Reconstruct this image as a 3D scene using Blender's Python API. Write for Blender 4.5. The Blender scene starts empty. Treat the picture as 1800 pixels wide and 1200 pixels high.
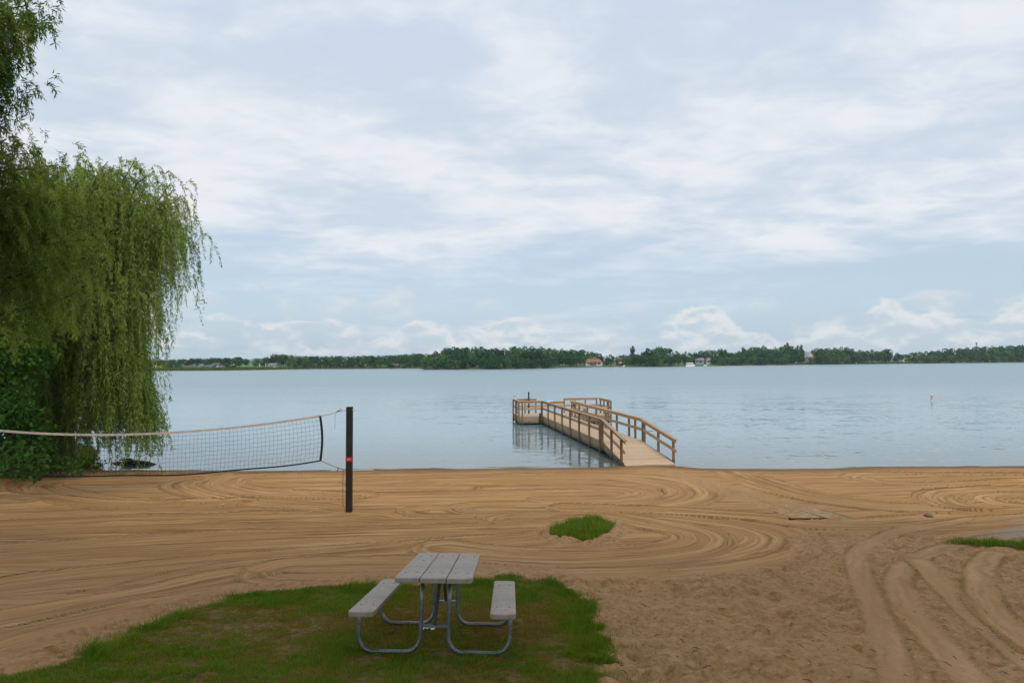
import bpy, math, random
import numpy as np
from math import radians as R
from mathutils import Vector, Matrix, Euler

random.seed(7)
RNG = np.random.default_rng(11)
S = bpy.context.scene
C = S.collection
PI = math.pi

# ------------------------------------------------------------------ camera
CAM_H = 4.2
cam_d = bpy.data.cameras.new('camera')
cam = bpy.data.objects.new('camera', cam_d)
C.objects.link(cam)
cam_d.lens = 24.0
cam_d.sensor_width = 36.0
cam_d.clip_start = 0.05
cam_d.clip_end = 8000
cam.location = (0, 0, CAM_H)
CAM_ROT = Euler((R(90 + 1.53), R(0.3), 0), 'XYZ')
cam.rotation_euler = CAM_ROT
S.camera = cam
CM = np.array(CAM_ROT.to_matrix())

# ------------------------------------------------------------------ sky and sun
SUN_EL, SUN_AZ = 44.0, 168.0        # azimuth clockwise from +Y
EXPOSURE = 0.2
SKY_STRENGTH = 0.1
SUN_STRENGTH = 1.5
world = bpy.data.worlds.new('World')
S.world = world
world.use_nodes = True


class NT:
    """small helper for building node trees"""
    def __init__(self, nt):
        self.nt = nt
        nt.nodes.clear()

    def n(self, kind, **kw):
        nd = self.nt.nodes.new(kind)
        for k, v in kw.items():
            setattr(nd, k, v)
        return nd

    def link(self, a, b):
        self.nt.links.new(a, b)

    def put(self, v, sock):
        if hasattr(v, 'is_output'):
            self.link(v, sock)
        else:
            if sock.type == 'RGBA' and len(v) == 3:
                v = (*v, 1)
            sock.default_value = v

    def math(self, op, a, b=None, c=None, clamp=False):
        m = self.n('ShaderNodeMath', operation=op, use_clamp=clamp)
        for i, v in enumerate((a, b, c)):
            if v is not None:
                self.put(v, m.inputs[i])
        return m.outputs[0]

    def mix(self, f, a, b, mode='MIX'):
        m = self.n('ShaderNodeMix', data_type='RGBA', blend_type=mode)
        self.put(f, m.inputs[0])
        self.put(a, m.inputs[6])
        self.put(b, m.inputs[7])
        return m.outputs[2]

    def mixf(self, f, a, b):
        m = self.n('ShaderNodeMix', data_type='FLOAT')
        self.put(f, m.inputs[0])
        self.put(a, m.inputs[2])
        self.put(b, m.inputs[3])
        return m.outputs[0]

    def noise(self, vec, scale, detail=4, rough=0.5, dist=0.0, out=0):
        m = self.n('ShaderNodeTexNoise')
        if vec is not None:
            self.link(vec, m.inputs['Vector'])
        m.inputs['Scale'].default_value = scale
        m.inputs['Detail'].default_value = detail
        m.inputs['Roughness'].default_value = rough
        m.inputs['Distortion'].default_value = dist
        return m.outputs[out]

    def ss(self, v, a, b, lo=0.0, hi=1.0):
        m = self.n('ShaderNodeMapRange', interpolation_type='SMOOTHSTEP')
        self.put(v, m.inputs[0])
        m.inputs[1].default_value = a
        m.inputs[2].default_value = b
        m.inputs[3].default_value = lo
        m.inputs[4].default_value = hi
        return m.outputs[0]

    def ramp(self, v, stops):
        m = self.n('ShaderNodeValToRGB')
        e = m.color_ramp.elements
        while len(e) < len(stops):
            e.new(0.5)
        for el, (p, c) in zip(e, stops):
            el.position = p
            el.color = (*c, 1)
        self.put(v, m.inputs[0])
        return m.outputs[0]

    def comb(self, x, y, z):
        m = self.n('ShaderNodeCombineXYZ')
        for i, v in enumerate((x, y, z)):
            self.put(v, m.inputs[i])
        return m.outputs[0]

    def sep(self, v):
        m = self.n('ShaderNodeSeparateXYZ')
        self.link(v, m.inputs[0])
        return m.outputs

    def vmul(self, v, k):
        m = self.n('ShaderNodeVectorMath', operation='MULTIPLY')
        self.link(v, m.inputs[0])
        m.inputs[1].default_value = k
        return m.outputs[0]

    def vadd(self, v, w):
        m = self.n('ShaderNodeVectorMath', operation='ADD')
        self.link(v, m.inputs[0])
        self.put(w, m.inputs[1])
        return m.outputs[0]

    def bump(self, h, strength, dist, normal=None):
        m = self.n('ShaderNodeBump')
        m.inputs['Strength'].default_value = strength
        m.inputs['Distance'].default_value = dist
        self.link(h, m.inputs['Height'])
        if normal is not None:
            self.link(normal, m.inputs['Normal'])
        return m.outputs[0]

    def attr(self, name):
        m = self.n('ShaderNodeAttribute', attribute_name=name)
        return m.outputs['Fac']

    def obj_random(self):
        return self.n('ShaderNodeObjectInfo').outputs['Random']


def build_world():
    t = NT(world.node_tree)
    out = t.n('ShaderNodeOutputWorld')
    bg = t.n('ShaderNodeBackground')
    bg.inputs['Strength'].default_value = SKY_STRENGTH
    sky = t.n('ShaderNodeTexSky', sky_type='NISHITA')
    sky.sun_disc = False
    sky.sun_elevation = R(SUN_EL)
    sky.sun_rotation = R(SUN_AZ)
    sky.altitude = 200
    sky.dust_density = 1.5
    tc = t.n('ShaderNodeTexCoord')
    d = tc.outputs['Generated']
    x, y, z = t.sep(d)
    zc = t.math('MAXIMUM', z, 0.0)
    k = t.math('DIVIDE', 1.0, t.math('ADD', zc, 0.10))
    px = t.math('MULTIPLY', x, k)
    py = t.math('MULTIPLY', y, k)
    flat = t.comb(px, py, 3.3)
    az = t.math('ARCTAN2', x, y)
    # clear air between the clouds
    gap = t.mix(0.80, sky.outputs[0], (4.75, 5.85, 6.95))
    haze_f = t.ss(zc, 0.0, 0.09, 1.0, 0.0)
    gap = t.mix(t.math('MULTIPLY', haze_f, 0.75), gap, (4.3, 5.35, 6.2))
    # high broken sheet
    n1 = t.noise(flat, 0.42, 5, 0.52, 0.6)
    n2 = t.noise(t.vmul(flat, (0.85, 1.0, 1.0)), 1.5, 6, 0.54, 0.45)
    n3 = t.noise(t.vmul(flat, (0.9, 1.0, 1.0)), 5.0, 8, 0.6, 0.4)
    s = t.math('ADD', t.math('MULTIPLY', n1, 0.62), t.math('MULTIPLY', n2, 0.28))
    s = t.math('ADD', s, t.math('MULTIPLY', n3, 0.10))
    low = t.ss(zc, 0.09, 0.24, -0.24, 0.0)
    # the sheet opens towards the upper right
    op = t.math('MULTIPLY', t.ss(az, 0.05, 0.6), t.ss(zc, 0.18, 0.38))
    s = t.math('ADD', s, low)
    s = t.math('SUBTRACT', s, t.math('MULTIPLY', op, 0.10))
    sheet = t.ss(s, 0.22, 0.52)
    bright = t.ss(t.math('ADD', t.math('MULTIPLY', n2, 0.62), t.math('MULTIPLY', n3, 0.38)), 0.38, 0.62)
    ccol = t.mix(bright, (5.3, 6.1, 7.05), (7.15, 7.5, 7.95))
    gap_hi = t.mix(t.ss(zc, 0.16, 0.40), gap, (5.05, 5.9, 7.3))
    col = t.mix(sheet, gap_hi, ccol)
    # rows of small heaped clouds above the horizon
    def heaps(col, kx, kz, off, lo, hi_, top, thr, amt, c_lo, c_hi):
        # flat-bottomed heaps: billows whose tops rise to different heights
        def noise2(v, sc, det):
            m_ = t.n('ShaderNodeTexNoise', noise_dimensions='2D')
            t.link(v, m_.inputs['Vector'])
            m_.inputs['Scale'].default_value = sc
            m_.inputs['Detail'].default_value = det
            m_.inputs['Roughness'].default_value = .54
            return m_.outputs[0]

        def field(dz, det):
            zz = t.math('SUBTRACT', zc, dz)
            v = t.comb(t.math('ADD', t.math('MULTIPLY', az, kx), off), t.math('MULTIPLY', zz, kz), 0.0)
            f = t.math('ADD', noise2(v, 1.0, det), t.math('MULTIPLY', t.math('SUBTRACT', noise2(t.vmul(v, (.4, .25, 1.0)), 1.0, 1), .5), .9))
            return t.math('SUBTRACT', f, t.ss(zz, hi_, top, 0.0, .42))
        a = field(0.0, 6)
        b = field(.009, 3)
        m = t.math('MULTIPLY', t.ss(a, thr, thr + .17), t.ss(zc, lo - .014, lo + .010))
        m = t.math('MULTIPLY', m, t.ss(zc, top + .012, top + .035, 1.0, 0.0))
        lit = t.ss(t.math('SUBTRACT', b, a), -.10, .16)
        cc = t.mix(lit, c_lo, c_hi)
        return t.mix(t.math('MULTIPLY', m, amt), col, cc)
    col = heaps(col, 12.0, 24.0, 1.7, .068, .080, .120, .50, .7, (5.2, 6.05, 6.65), (6.2, 6.7, 7.05))
    col = heaps(col, 17.0, 32.0, 8.2, -.05, .032, .092, .33, .95, (4.85, 5.75, 6.4), (6.65, 7.0, 7.2))
    t.link(col, bg.inputs['Color'])
    t.link(bg.outputs[0], out.inputs['Surface'])


build_world()
sun_d = bpy.data.lights.new('sun', 'SUN')
sun_d.energy = SUN_STRENGTH
sun_d.angle = R(14)
sun_d.color = (1.0, 0.94, 0.85)
sun = bpy.data.objects.new('sun', sun_d)
C.objects.link(sun)
_a = R(SUN_AZ)
_sv = Vector((math.sin(_a) * math.cos(R(SUN_EL)), math.cos(_a) * math.cos(R(SUN_EL)), math.sin(R(SUN_EL))))
sun.rotation_euler = (-_sv).to_track_quat('-Z', 'Y').to_euler()
sun.location = _sv * 80
S.view_settings.view_transform = 'Standard'
S.view_settings.look = 'None'
S.view_settings.exposure = EXPOSURE
S.view_settings.gamma = 1
S.render.engine = 'CYCLES'
S.cycles.max_bounces = 6
S.cycles.transparent_max_bounces = 6

# ------------------------------------------------------------------ numeric helpers


def ss(a, b, x):
    t = np.clip((np.asarray(x, float) - a) / (b - a), 0, 1)
    return t * t * (3 - 2 * t)


_LAT = np.random.default_rng(5).random((6, 256, 256))


def vnoise(x, y, scale, seed=0):
    x = np.asarray(x, float) * scale + 37.1 * seed
    y = np.asarray(y, float) * scale + 11.7 * seed
    xi = np.floor(x).astype(int)
    yi = np.floor(y).astype(int)
    fx = x - xi
    fy = y - yi
    fx = fx * fx * (3 - 2 * fx)
    fy = fy * fy * (3 - 2 * fy)
    g = _LAT[seed % 6]
    a = g[xi % 256, yi % 256]
    b = g[(xi + 1) % 256, yi % 256]
    c = g[xi % 256, (yi + 1) % 256]
    d = g[(xi + 1) % 256, (yi + 1) % 256]
    return (a * (1 - fx) + b * fx) * (1 - fy) + (c * (1 - fx) + d * fx) * fy


def fbm(x, y, scale, octs=4, seed=0):
    v = 0
    amp = 0.5
    tot = 0
    for i in range(octs):
        v = v + amp * vnoise(x, y, scale * 2.03 ** i, seed + i)
        tot += amp
        amp *= 0.55
    return v / tot


PY = np.array([-60, -8, 0, 4, 5.7, 6.65, 8, 9, 10, 12, 15.4, 20, 24, 26.4, 28, 32, 40, 70, 200])
PZ = np.array([2.6, 2.3, 2.0, 1.72, 1.5, 1.36, 1.15, 1.02, .95, .86, .70, .42, .16, 0, -.10, -.4, -1.0, -2.5, -3.0])
_fy = np.linspace(-60, 200, 5201)
_fz = np.interp(_fy, PY, PZ)
_k = np.ones(21) / 21
for _ in range(2):
    _fz = np.convolve(np.pad(_fz, 10, 'edge'), _k, 'valid')


def height(x, y):
    x = np.asarray(x, float)
    y = np.asarray(y, float)
    shift = 7.0 * ss(-15.5, -21, x) + 1.0 * np.exp(-((x - 5.3) / 1.2) ** 2) + 0.25 * np.sin(x * 0.35 + 1) * ss(26, 10, np.abs(x))
    yy = y - shift * ss(15, 26, y)
    z = np.interp(yy, _fy, _fz)
    z = z + 0.45 * ss(-14.0, -19, x) * ss(17, 23, y) * ss(-0.02, 0.5, z)
    z = z - 0.025 * np.clip(x + 0.78, -4, 4) * ss(10.0, 8.5, y)
    return z


def ray(px, py):
    v = CM @ np.array([(px - 900) / 1200.0, (600 - py) / 1200.0, -1.0])
    return v / v[1]


def ground(px, py):
    """where the view line through a photo pixel meets the ground"""
    v = ray(px, py)
    ys = np.arange(3.0, 60.0, 0.05)
    zs = CAM_H + v[2] * ys
    hs = height(v[0] * ys, ys)
    i = np.argmax(zs < hs) if np.any(zs < hs) else len(ys) - 1
    a, b = ys[max(i - 1, 0)], ys[i]
    for _ in range(25):
        m = (a + b) / 2
        if CAM_H + v[2] * m < height(v[0] * m, m):
            b = m
        else:
            a = m
    return v[0] * b, b


def at(px, py, depth):
    v = ray(px, py) * depth
    return Vector((v[0], v[1], v[2] + CAM_H))


def px_x(px, depth):
    return at(px, 632, depth).x

# ------------------------------------------------------------------ object helpers


def tag(o, label=None, cat=None, group=None, kind=None):
    if label:
        o['label'] = label
    if cat:
        o['category'] = cat
    if group:
        o['group'] = group
    if kind:
        o['kind'] = kind
    return o


def thing(name, label, cat, loc=(0, 0, 0), rot=(0, 0, 0), group=None):
    o = bpy.data.objects.new(name, None)
    C.objects.link(o)
    o.location = loc
    o.rotation_euler = rot
    o.empty_display_size = 0.2
    return tag(o, label, cat, group)


class MB:
    """gathers boxes, beams and tubes into one mesh"""
    def __init__(self):
        self.v = []
        self.f = []

    def add(self, vs, fs):
        b = len(self.v)
        self.v += [tuple(p) for p in vs]
        self.f += [tuple(i + b for i in f) for f in fs]
        return self

    def box(self, c, s, rot=None):
        c = Vector(c)
        h = Vector(s) / 2
        vs = []
        for i in range(8):
            p = Vector(((1 if i & 1 else -1) * h.x, (1 if i & 2 else -1) * h.y, (1 if i & 4 else -1) * h.z))
            if rot is not None:
                p = rot @ p
            vs.append(c + p)
        return self.add(vs, [(0, 2, 3, 1), (4, 5, 7, 6), (0, 1, 5, 4), (2, 6, 7, 3), (0, 4, 6, 2), (1, 3, 7, 5)])

    def beam(self, p, q, w, h, up=(0, 0, 1)):
        p = Vector(p)
        q = Vector(q)
        d = (q - p)
        L = d.length
        d = d / L
        s = d.cross(Vector(up)).normalized()
        u = s.cross(d)
        rot = Matrix((s, d, u)).transposed()
        return self.box((p + q) / 2, (w, L, h), rot)

    def tube(self, pts, r, n=8, cap=True):
        pts = [Vector(p) for p in pts]
        rs = r if hasattr(r, '__len__') else [r] * len(pts)
        rings = []
        prev = None
        for i, p in enumerate(pts):
            d = (pts[min(i + 1, len(pts) - 1)] - pts[max(i - 1, 0)]).normalized()
            if prev is None:
                a = Vector((0, 0, 1)) if abs(d.z) < 0.9 else Vector((1, 0, 0))
                prev = d.cross(a).normalized()
            s = (prev - d * prev.dot(d)).normalized()
            prev = s
            u = d.cross(s)
            rings.append([p + (s * math.cos(2 * PI * k / n) + u * math.sin(2 * PI * k / n)) * rs[i] for k in range(n)])
        vs = [p for rg in rings for p in rg]
        fs = []
        for i in range(len(rings) - 1):
            for k in range(n):
                fs.append((i * n + k, i * n + (k + 1) % n, (i + 1) * n + (k + 1) % n, (i + 1) * n + k))
        if cap:
            fs.append(tuple(range(n))[::-1])
            fs.append(tuple((len(rings) - 1) * n + k for k in range(n)))
        return self.add(vs, fs)

    def lathe(self, prof, n=16, loc=(0, 0, 0)):
        vs = []
        fs = []
        for (r, z) in prof:
            for k in range(n):
                vs.append((loc[0] + r * math.cos(2 * PI * k / n), loc[1] + r * math.sin(2 * PI * k / n), loc[2] + z))
        m = len(prof)
        for i in range(m - 1):
            for k in range(n):
                fs.append((i * n + k, i * n + (k + 1) % n, (i + 1) * n + (k + 1) % n, (i + 1) * n + k))
        fs.append(tuple(range(n))[::-1])
        fs.append(tuple((m - 1) * n + k for k in range(n)))
        return self.add(vs, fs)

    def build(self, name, m, parent=None, smooth=False, bevel=0.0):
        me = bpy.data.meshes.new(name)
        me.from_pydata(self.v, [], self.f)
        me.materials.append(m)
        if smooth:
            me.polygons.foreach_set('use_smooth', [True] * len(me.polygons))
        o = bpy.data.objects.new(name, me)
        C.objects.link(o)
        if parent is not None:
            o.parent = parent
        if bevel:
            b = o.modifiers.new('edge', 'BEVEL')
            b.width = bevel
            b.segments = 2
            b.limit_method = 'ANGLE'
        return o


def np_mesh(name, V, F, m, parent=None, attrs=None, smooth=False):
    """mesh from numpy arrays; F is (n,4) or (n,3)"""
    me = bpy.data.meshes.new(name)
    n, k = F.shape
    me.vertices.add(len(V))
    me.vertices.foreach_set('co', np.ascontiguousarray(V, dtype=np.float32).ravel())
    me.loops.add(n * k)
    me.loops.foreach_set('vertex_index', np.ascontiguousarray(F, dtype=np.int32).ravel())
    me.polygons.add(n)
    me.polygons.foreach_set('loop_start', np.arange(0, n * k, k, dtype=np.int32))
    me.polygons.foreach_set('loop_total', np.full(n, k, dtype=np.int32))
    if smooth:
        me.polygons.foreach_set('use_smooth', np.ones(n, dtype=bool))
    me.update(calc_edges=True)
    for key, val in (attrs or {}).items():
        a = me.attributes.new(key, 'FLOAT', 'POINT')
        a.data.foreach_set('value', np.ascontiguousarray(val, dtype=np.float32))
    me.materials.append(m)
    o = bpy.data.objects.new(name, me)
    C.objects.link(o)
    if parent is not None:
        o.parent = parent
    return o


def unit(v):
    return v / np.maximum(np.linalg.norm(v, axis=-1, keepdims=True), 1e-9)


def leaf_arrays(P, D, L, W, tint, rng):
    """one pointed four-cornered blade per leaf"""
    n = len(P)
    D = unit(D)
    N = unit(rng.normal(size=(n, 3)))
    Sd = unit(np.cross(D, N))
    L = np.broadcast_to(L, n)[:, None]
    W = np.broadcast_to(W, n)[:, None]
    fold = unit(np.cross(Sd, D)) * W * 0.25
    a = P
    b = P + D * L * 0.45 + Sd * W * 0.5 + fold
    c = P + D * L
    e = P + D * L * 0.45 - Sd * W * 0.5 + fold
    V = np.stack([a, b, c, e], 1).reshape(-1, 3)
    F = np.arange(n * 4).reshape(n, 4)
    return V, F, np.repeat(np.broadcast_to(tint, n), 4)


def merge(parts):
    Vs, Fs, Ts = [], [], []
    b = 0
    for V, F, T in parts:
        Vs.append(V)
        Fs.append(F + b)
        Ts.append(T)
        b += len(V)
    return np.concatenate(Vs), np.concatenate(Fs), np.concatenate(Ts)


# ------------------------------------------------------------------ materials


def new_mat(name):
    m = bpy.data.materials.new(name)
    m.use_nodes = True
    t = NT(m.node_tree)
    out = t.n('ShaderNodeOutputMaterial')
    b = t.n('ShaderNodeBsdfPrincipled')
    t.link(b.outputs[0], out.inputs['Surface'])
    return m, t, b, out


def plain(name, c, rough=0.7, metal=0.0, var=0.15, scale=6.0, bump=0.0, spec=0.4, stretch=None):
    m, t, b, out = new_mat(name)
    tc = t.n('ShaderNodeTexCoord').outputs['Object']
    if stretch:
        tc = t.vmul(tc, stretch)
    f = t.noise(tc, scale, 6, 0.6)
    lo = tuple(x * (1 - var) for x in c)
    hi = tuple(min(1, x * (1 + var)) for x in c)
    t.link(t.ramp(f, [(0.3, lo), (0.7, hi)]), b.inputs['Base Color'])
    b.inputs['Roughness'].default_value = rough
    b.inputs['Metallic'].default_value = metal
    b.inputs['Specular IOR Level'].default_value = spec
    if bump:
        t.link(t.bump(f, bump, 0.01), b.inputs['Normal'])
    return m


def leaf_mat(name, c0, c1, c2, transl=0.3, per_object=0.0):
    m, t, b, out = new_mat(name)
    f = t.attr('tint')
    if per_object:
        f = t.math('ADD', t.math('MULTIPLY', f, 1 - per_object), t.math('MULTIPLY', t.obj_random(), per_object))
    col = t.ramp(f, [(0.0, c0), (0.5, c1), (1.0, c2)])
    t.link(col, b.inputs['Base Color'])
    b.inputs['Roughness'].default_value = 0.55
    b.inputs['Specular IOR Level'].default_value = 0.25
    tr = t.n('ShaderNodeBsdfTranslucent')
    t.link(t.mix(1.0, col, (1.0, 1.0, 0.45), 'MULTIPLY'), tr.inputs['Color'])
    mx = t.n('ShaderNodeMixShader')
    mx.inputs[0].default_value = transl
    t.link(b.outputs[0], mx.inputs[1])
    t.link(tr.outputs[0], mx.inputs[2])
    t.link(mx.outputs[0], out.inputs['Surface'])
    return m


M = {}
M['willow'] = leaf_mat('willow_leaf', (.075, .135, .02), (.225, .325, .06), (.41, .48, .15), .5)
M['willow_near'] = leaf_mat('willow_leaf_near', (.05, .11, .018), (.165, .255, .04), (.34, .41, .10), .5)
M['broad'] = leaf_mat('broad_leaf', (.018, .065, .008), (.05, .14, .012), (.11, .24, .03), .4)
M['bush'] = leaf_mat('bush_leaf', (.05, .11, .012), (.10, .20, .02), (.17, .28, .04), .4)
M['far_leaf'] = leaf_mat('far_leaf', (.006, .040, .018), (.032, .128, .036), (.17, .30, .06), .25, .55)
M['far_conifer'] = leaf_mat('far_conifer_leaf', (.016, .04, .018), (.03, .07, .028), (.05, .10, .036), .1, .4)
M['reed'] = leaf_mat('reed_leaf', (.05, .10, .02), (.085, .15, .03), (.15, .20, .05), .2)
M['grass'] = leaf_mat('grass_blade', (.27, .175, .035), (.205, .265, .014), (.085, .22, .009), .38)
M['bark'] = plain('bark', (.075, .055, .04), .9, var=.4, scale=9, bump=.6, stretch=(1, 1, .25))
M['far_bark'] = plain('far_bark', (.07, .055, .045), .9)
M['table_board'] = None
M['white_paint'] = plain('white_paint', (.72, .72, .70), .6, var=.06)
M['net_black'] = plain('net_black', (.012, .012, .014), .8)
M['rope'] = plain('rope', (.30, .27, .22), .9)
M['dark_rope'] = plain('dark_rope', (.05, .045, .04), .9)
M['post_wood'] = plain('post_wood', (.020, .014, .011), .8, var=.45, scale=5, bump=.5, stretch=(6, 6, .5))
M['red'] = plain('red_tape', (.55, .015, .02), .5, var=.05)
M['steel'] = plain('steel', (.45, .45, .45), .4, .9)
M['dark_steel'] = plain('dark_steel', (.03, .035, .04), .5, .6)
M['orange'] = plain('orange_plastic', (.62, .14, .04), .45, var=.08)
M['white_plastic'] = plain('white_plastic', (.80, .80, .78), .4, var=.05)
M['rock'] = plain('rock', (.16, .115, .08), .9, var=.4, scale=8, bump=.8)
M['log'] = plain('log_wood', (.035, .028, .022), .9, var=.5, scale=7, bump=.8)
M['concrete'] = plain('concrete', (.36, .33, .29), .9, var=.25, scale=3, bump=.3)
M['dark_edge'] = plain('dark_edge', (.018, .016, .014), .8)
M['pale_edge'] = plain('pale_edge', (.44, .31, .17), .8)


def wood_mat(name, c, rough=.75, grain=(9, 1.2, 9), dark=.35):
    m, t, b, out = new_mat(name)
    tc = t.n('ShaderNodeTexCoord').outputs['Object']
    g = t.noise(t.vmul(tc, grain), 4.0, 6, .65, .3)
    w = t.noise(tc, 1.3, 4, .6)
    rnd = t.obj_random()
    f = t.math('ADD', t.math('MULTIPLY', g, .6), t.math('MULTIPLY', w, .4))
    col = t.ramp(f, [(.28, tuple(x * (1 - dark) for x in c)), (.5, c), (.75, tuple(min(1, x * 1.25) for x in c))])
    col = t.mix(1.0, col, t.ramp(rnd, [(0, (.82, .80, .78)), (1, (1.1, 1.08, 1.04))]), 'MULTIPLY')
    wz = t.sep(t.n('ShaderNodeNewGeometry').outputs['Position'])[2]
    st = t.ss(t.math('SUBTRACT', wz, t.math('MULTIPLY', w, .3)), -.05, .16, 1.0, 0.0)
    col = t.mix(t.math('MULTIPLY', st, .75), col, (.045, .045, .03))
    t.link(col, b.inputs['Base Color'])
    b.inputs['Roughness'].default_value = rough
    b.inputs['Specular IOR Level'].default_value = .3
    t.link(t.bump(g, .4, .006), b.inputs['Normal'])
    return m


M['rail_wood'] = wood_mat('rail_wood', (.47, .32, .19))
M['dock_post'] = wood_mat('dock_post_wood', (.24, .15, .085), grain=(9, 9, 1))
M['fascia'] = wood_mat('fascia_wood', (.33, .245, .165), dark=.45)


def deck_mat():
    m, t, b, out = new_mat('deck_wood')
    tc = t.n('ShaderNodeTexCoord').outputs['Object']
    x, y, z = t.sep(tc)
    k = t.math('MULTIPLY', y, 1 / .14)
    fr = t.math('FRACT', k)
    idx = t.math('FLOOR', k)
    gap = t.math('LESS_THAN', fr, .07)
    wn = t.n('ShaderNodeTexWhiteNoise', noise_dimensions='1D')
    t.link(idx, wn.inputs['W'])
    g = t.noise(t.vmul(tc, (1.2, 9, 9)), 4, 5, .6)
    col = t.ramp(g, [(.3, (.52, .355, .21)), (.7, (.72, .53, .345))])
    col = t.mix(1.0, col, t.ramp(wn.outputs[0], [(0, (.82, .82, .80)), (1, (1.08, 1.06, 1.03))]), 'MULTIPLY')
    col = t.mix(gap, col, (.06, .045, .03))
    t.link(col, b.inputs['Base Color'])
    b.inputs['Roughness'].default_value = .8
    return m


M['deck'] = deck_mat()


def board_mat():
    """grey recycled board of the picnic table, scratched and weathered"""
    m, t, b, out = new_mat('grey_board')
    tc = t.n('ShaderNodeTexCoord').outputs['Object']
    g = t.noise(t.vmul(tc, (14, 2.0, 14)), 3.0, 7, .7, .8)
    w = t.noise(tc, 5.0, 5, .6)
    sc = t.noise(t.vmul(tc, (30, 6, 30)), 2.5, 3, .5, 2.0)
    col = t.ramp(t.math('ADD', t.math('MULTIPLY', g, .5), t.math('MULTIPLY', w, .5)),
                 [(.34, (.285, .225, .172)), (.66, (.445, .365, .295))])
    col = t.mix(t.ss(sc, .645, .70), col, (.16, .14, .12))
    col = t.mix(t.math('MULTIPLY', t.ss(t.noise(tc, 2.2, 4, .6), .52, .66), .35), col, (.17, .15, .125))
    x, y, z = t.sep(tc)
    t.link(col, b.inputs['Base Color'])
    b.inputs['Roughness'].default_value = .55
    b.inputs['Specular IOR Level'].default_value = .4
    t.link(t.bump(t.math('ADD', g, sc), .25, .003), b.inputs['Normal'])
    return m


M['table_board'] = board_mat()


def galv_mat():
    m, t, b, out = new_mat('galvanised_tube')
    tc = t.n('ShaderNodeTexCoord').outputs['Object']
    v = t.n('ShaderNodeTexVoronoi')
    v.inputs['Scale'].default_value = 55
    t.link(tc, v.inputs['Vector'])
    n = t.noise(tc, 6, 5, .6)
    col = t.ramp(t.math('ADD', t.math('MULTIPLY', v.outputs['Distance'], .35), t.math('MULTIPLY', n, .7)),
                 [(.3, (.13, .14, .145)), (.75, (.29, .31, .32))])
    rust = t.ss(t.noise(tc, 3.1, 6, .7), .60, .70)
    col = t.mix(t.math('MULTIPLY', rust, .6), col, (.13, .07, .035))
    t.link(col, b.inputs['Base Color'])
    b.inputs['Metallic'].default_value = .75
    b.inputs['Roughness'].default_value = .42
    return m


M['galv'] = galv_mat()


def water_mat():
    m, t, b, out = new_mat('lake_water')
    geo = t.n('ShaderNodeNewGeometry').outputs['Position']
    x, y, z = t.sep(geo)
    wob = t.noise(geo, .05, 3, .5)
    calm = t.noise(t.vmul(geo, (.006, .03, 1)), 1.0, 4, .6, .5)
    rip = t.ss(calm, .35, .65, .75, 1.05)
    # the wind ripples are weaker to the left, under the lee of the trees
    lee = t.ss(t.math('DIVIDE', x, t.math('ADD', y, 1.0)), -.35, .35, .5, 1.0)
    # slopes of the small waves, as a tilt of the surface itself
    def slope(vec, sx, sy):
        c = t.n('ShaderNodeTexNoise')
        t.link(vec, c.inputs['Vector'])
        c.inputs['Scale'].default_value = 1.0
        c.inputs['Detail'].default_value = 3
        c.inputs['Roughness'].default_value = .55
        c.inputs['Distortion'].default_value = .3
        r_, g_, b_ = t.sep(c.outputs['Color'])
        return t.math('MULTIPLY', t.math('SUBTRACT', r_, .5), sx), t.math('MULTIPLY', t.math('SUBTRACT', g_, .5), sy)
    ax, ay = slope(t.vadd(t.vmul(geo, (1.1, 3.8, 1)), t.comb(wob, 0.0, 0.0)), .10, .20)
    cx, cy = slope(t.vmul(geo, (3.2, 10.0, 1)), .12, .21)
    ex, ey = slope(t.vmul(geo, (.16, .55, 1)), .05, .11)
    k = t.math('MULTIPLY', rip, lee)
    nx = t.math('MULTIPLY', t.math('ADD', t.math('ADD', ax, cx), ex), k)
    ny = t.math('MULTIPLY', t.math('ADD', t.math('ADD', ay, cy), ey), k)
    nv = t.n('ShaderNodeVectorMath', operation='NORMALIZE')
    t.link(t.comb(nx, ny, 1.0), nv.inputs[0])
    t.link(nv.outputs[0], b.inputs['Normal'])
    shal = t.ss(y, 26.0, 42.0, 1.0, 0.0)
    col = t.mix(shal, (.175, .285, .315), (.095, .125, .10))
    t.link(col, b.inputs['Base Color'])
    t.link(t.ss(y, 40.0, 130.0, .07, .34), b.inputs['Roughness'])
    b.inputs['IOR'].default_value = 1.9
    b.inputs['Specular IOR Level'].default_value = .6
    return m


M['water'] = water_mat()

# ------------------------------------------------------------------ the beach: one sheet of ground


def gp(pts):
    return [ground(*p) for p in pts]


def resample(P, step):
    P = np.array(P, float)
    # smooth with Catmull-Rom, then walk at an even step
    Q = []
    n = len(P)
    for i in range(n - 1):
        p0, p1, p2, p3 = P[max(i - 1, 0)], P[i], P[i + 1], P[min(i + 2, n - 1)]
        for u in np.linspace(0, 1, 12, endpoint=False):
            Q.append(.5 * ((2 * p1) + (-p0 + p2) * u + (2 * p0 - 5 * p1 + 4 * p2 - p3) * u * u + (-p0 + 3 * p1 - 3 * p2 + p3) * u ** 3))
    Q.append(P[-1])
    Q = np.array(Q)
    d = np.r_[0, np.cumsum(np.linalg.norm(np.diff(Q, axis=0), axis=1))]
    k = max(2, int(d[-1] / step) + 1)
    s = np.linspace(0, d[-1], k)
    return np.c_[np.interp(s, d, Q[:, 0]), np.interp(s, d, Q[:, 1])]


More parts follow.
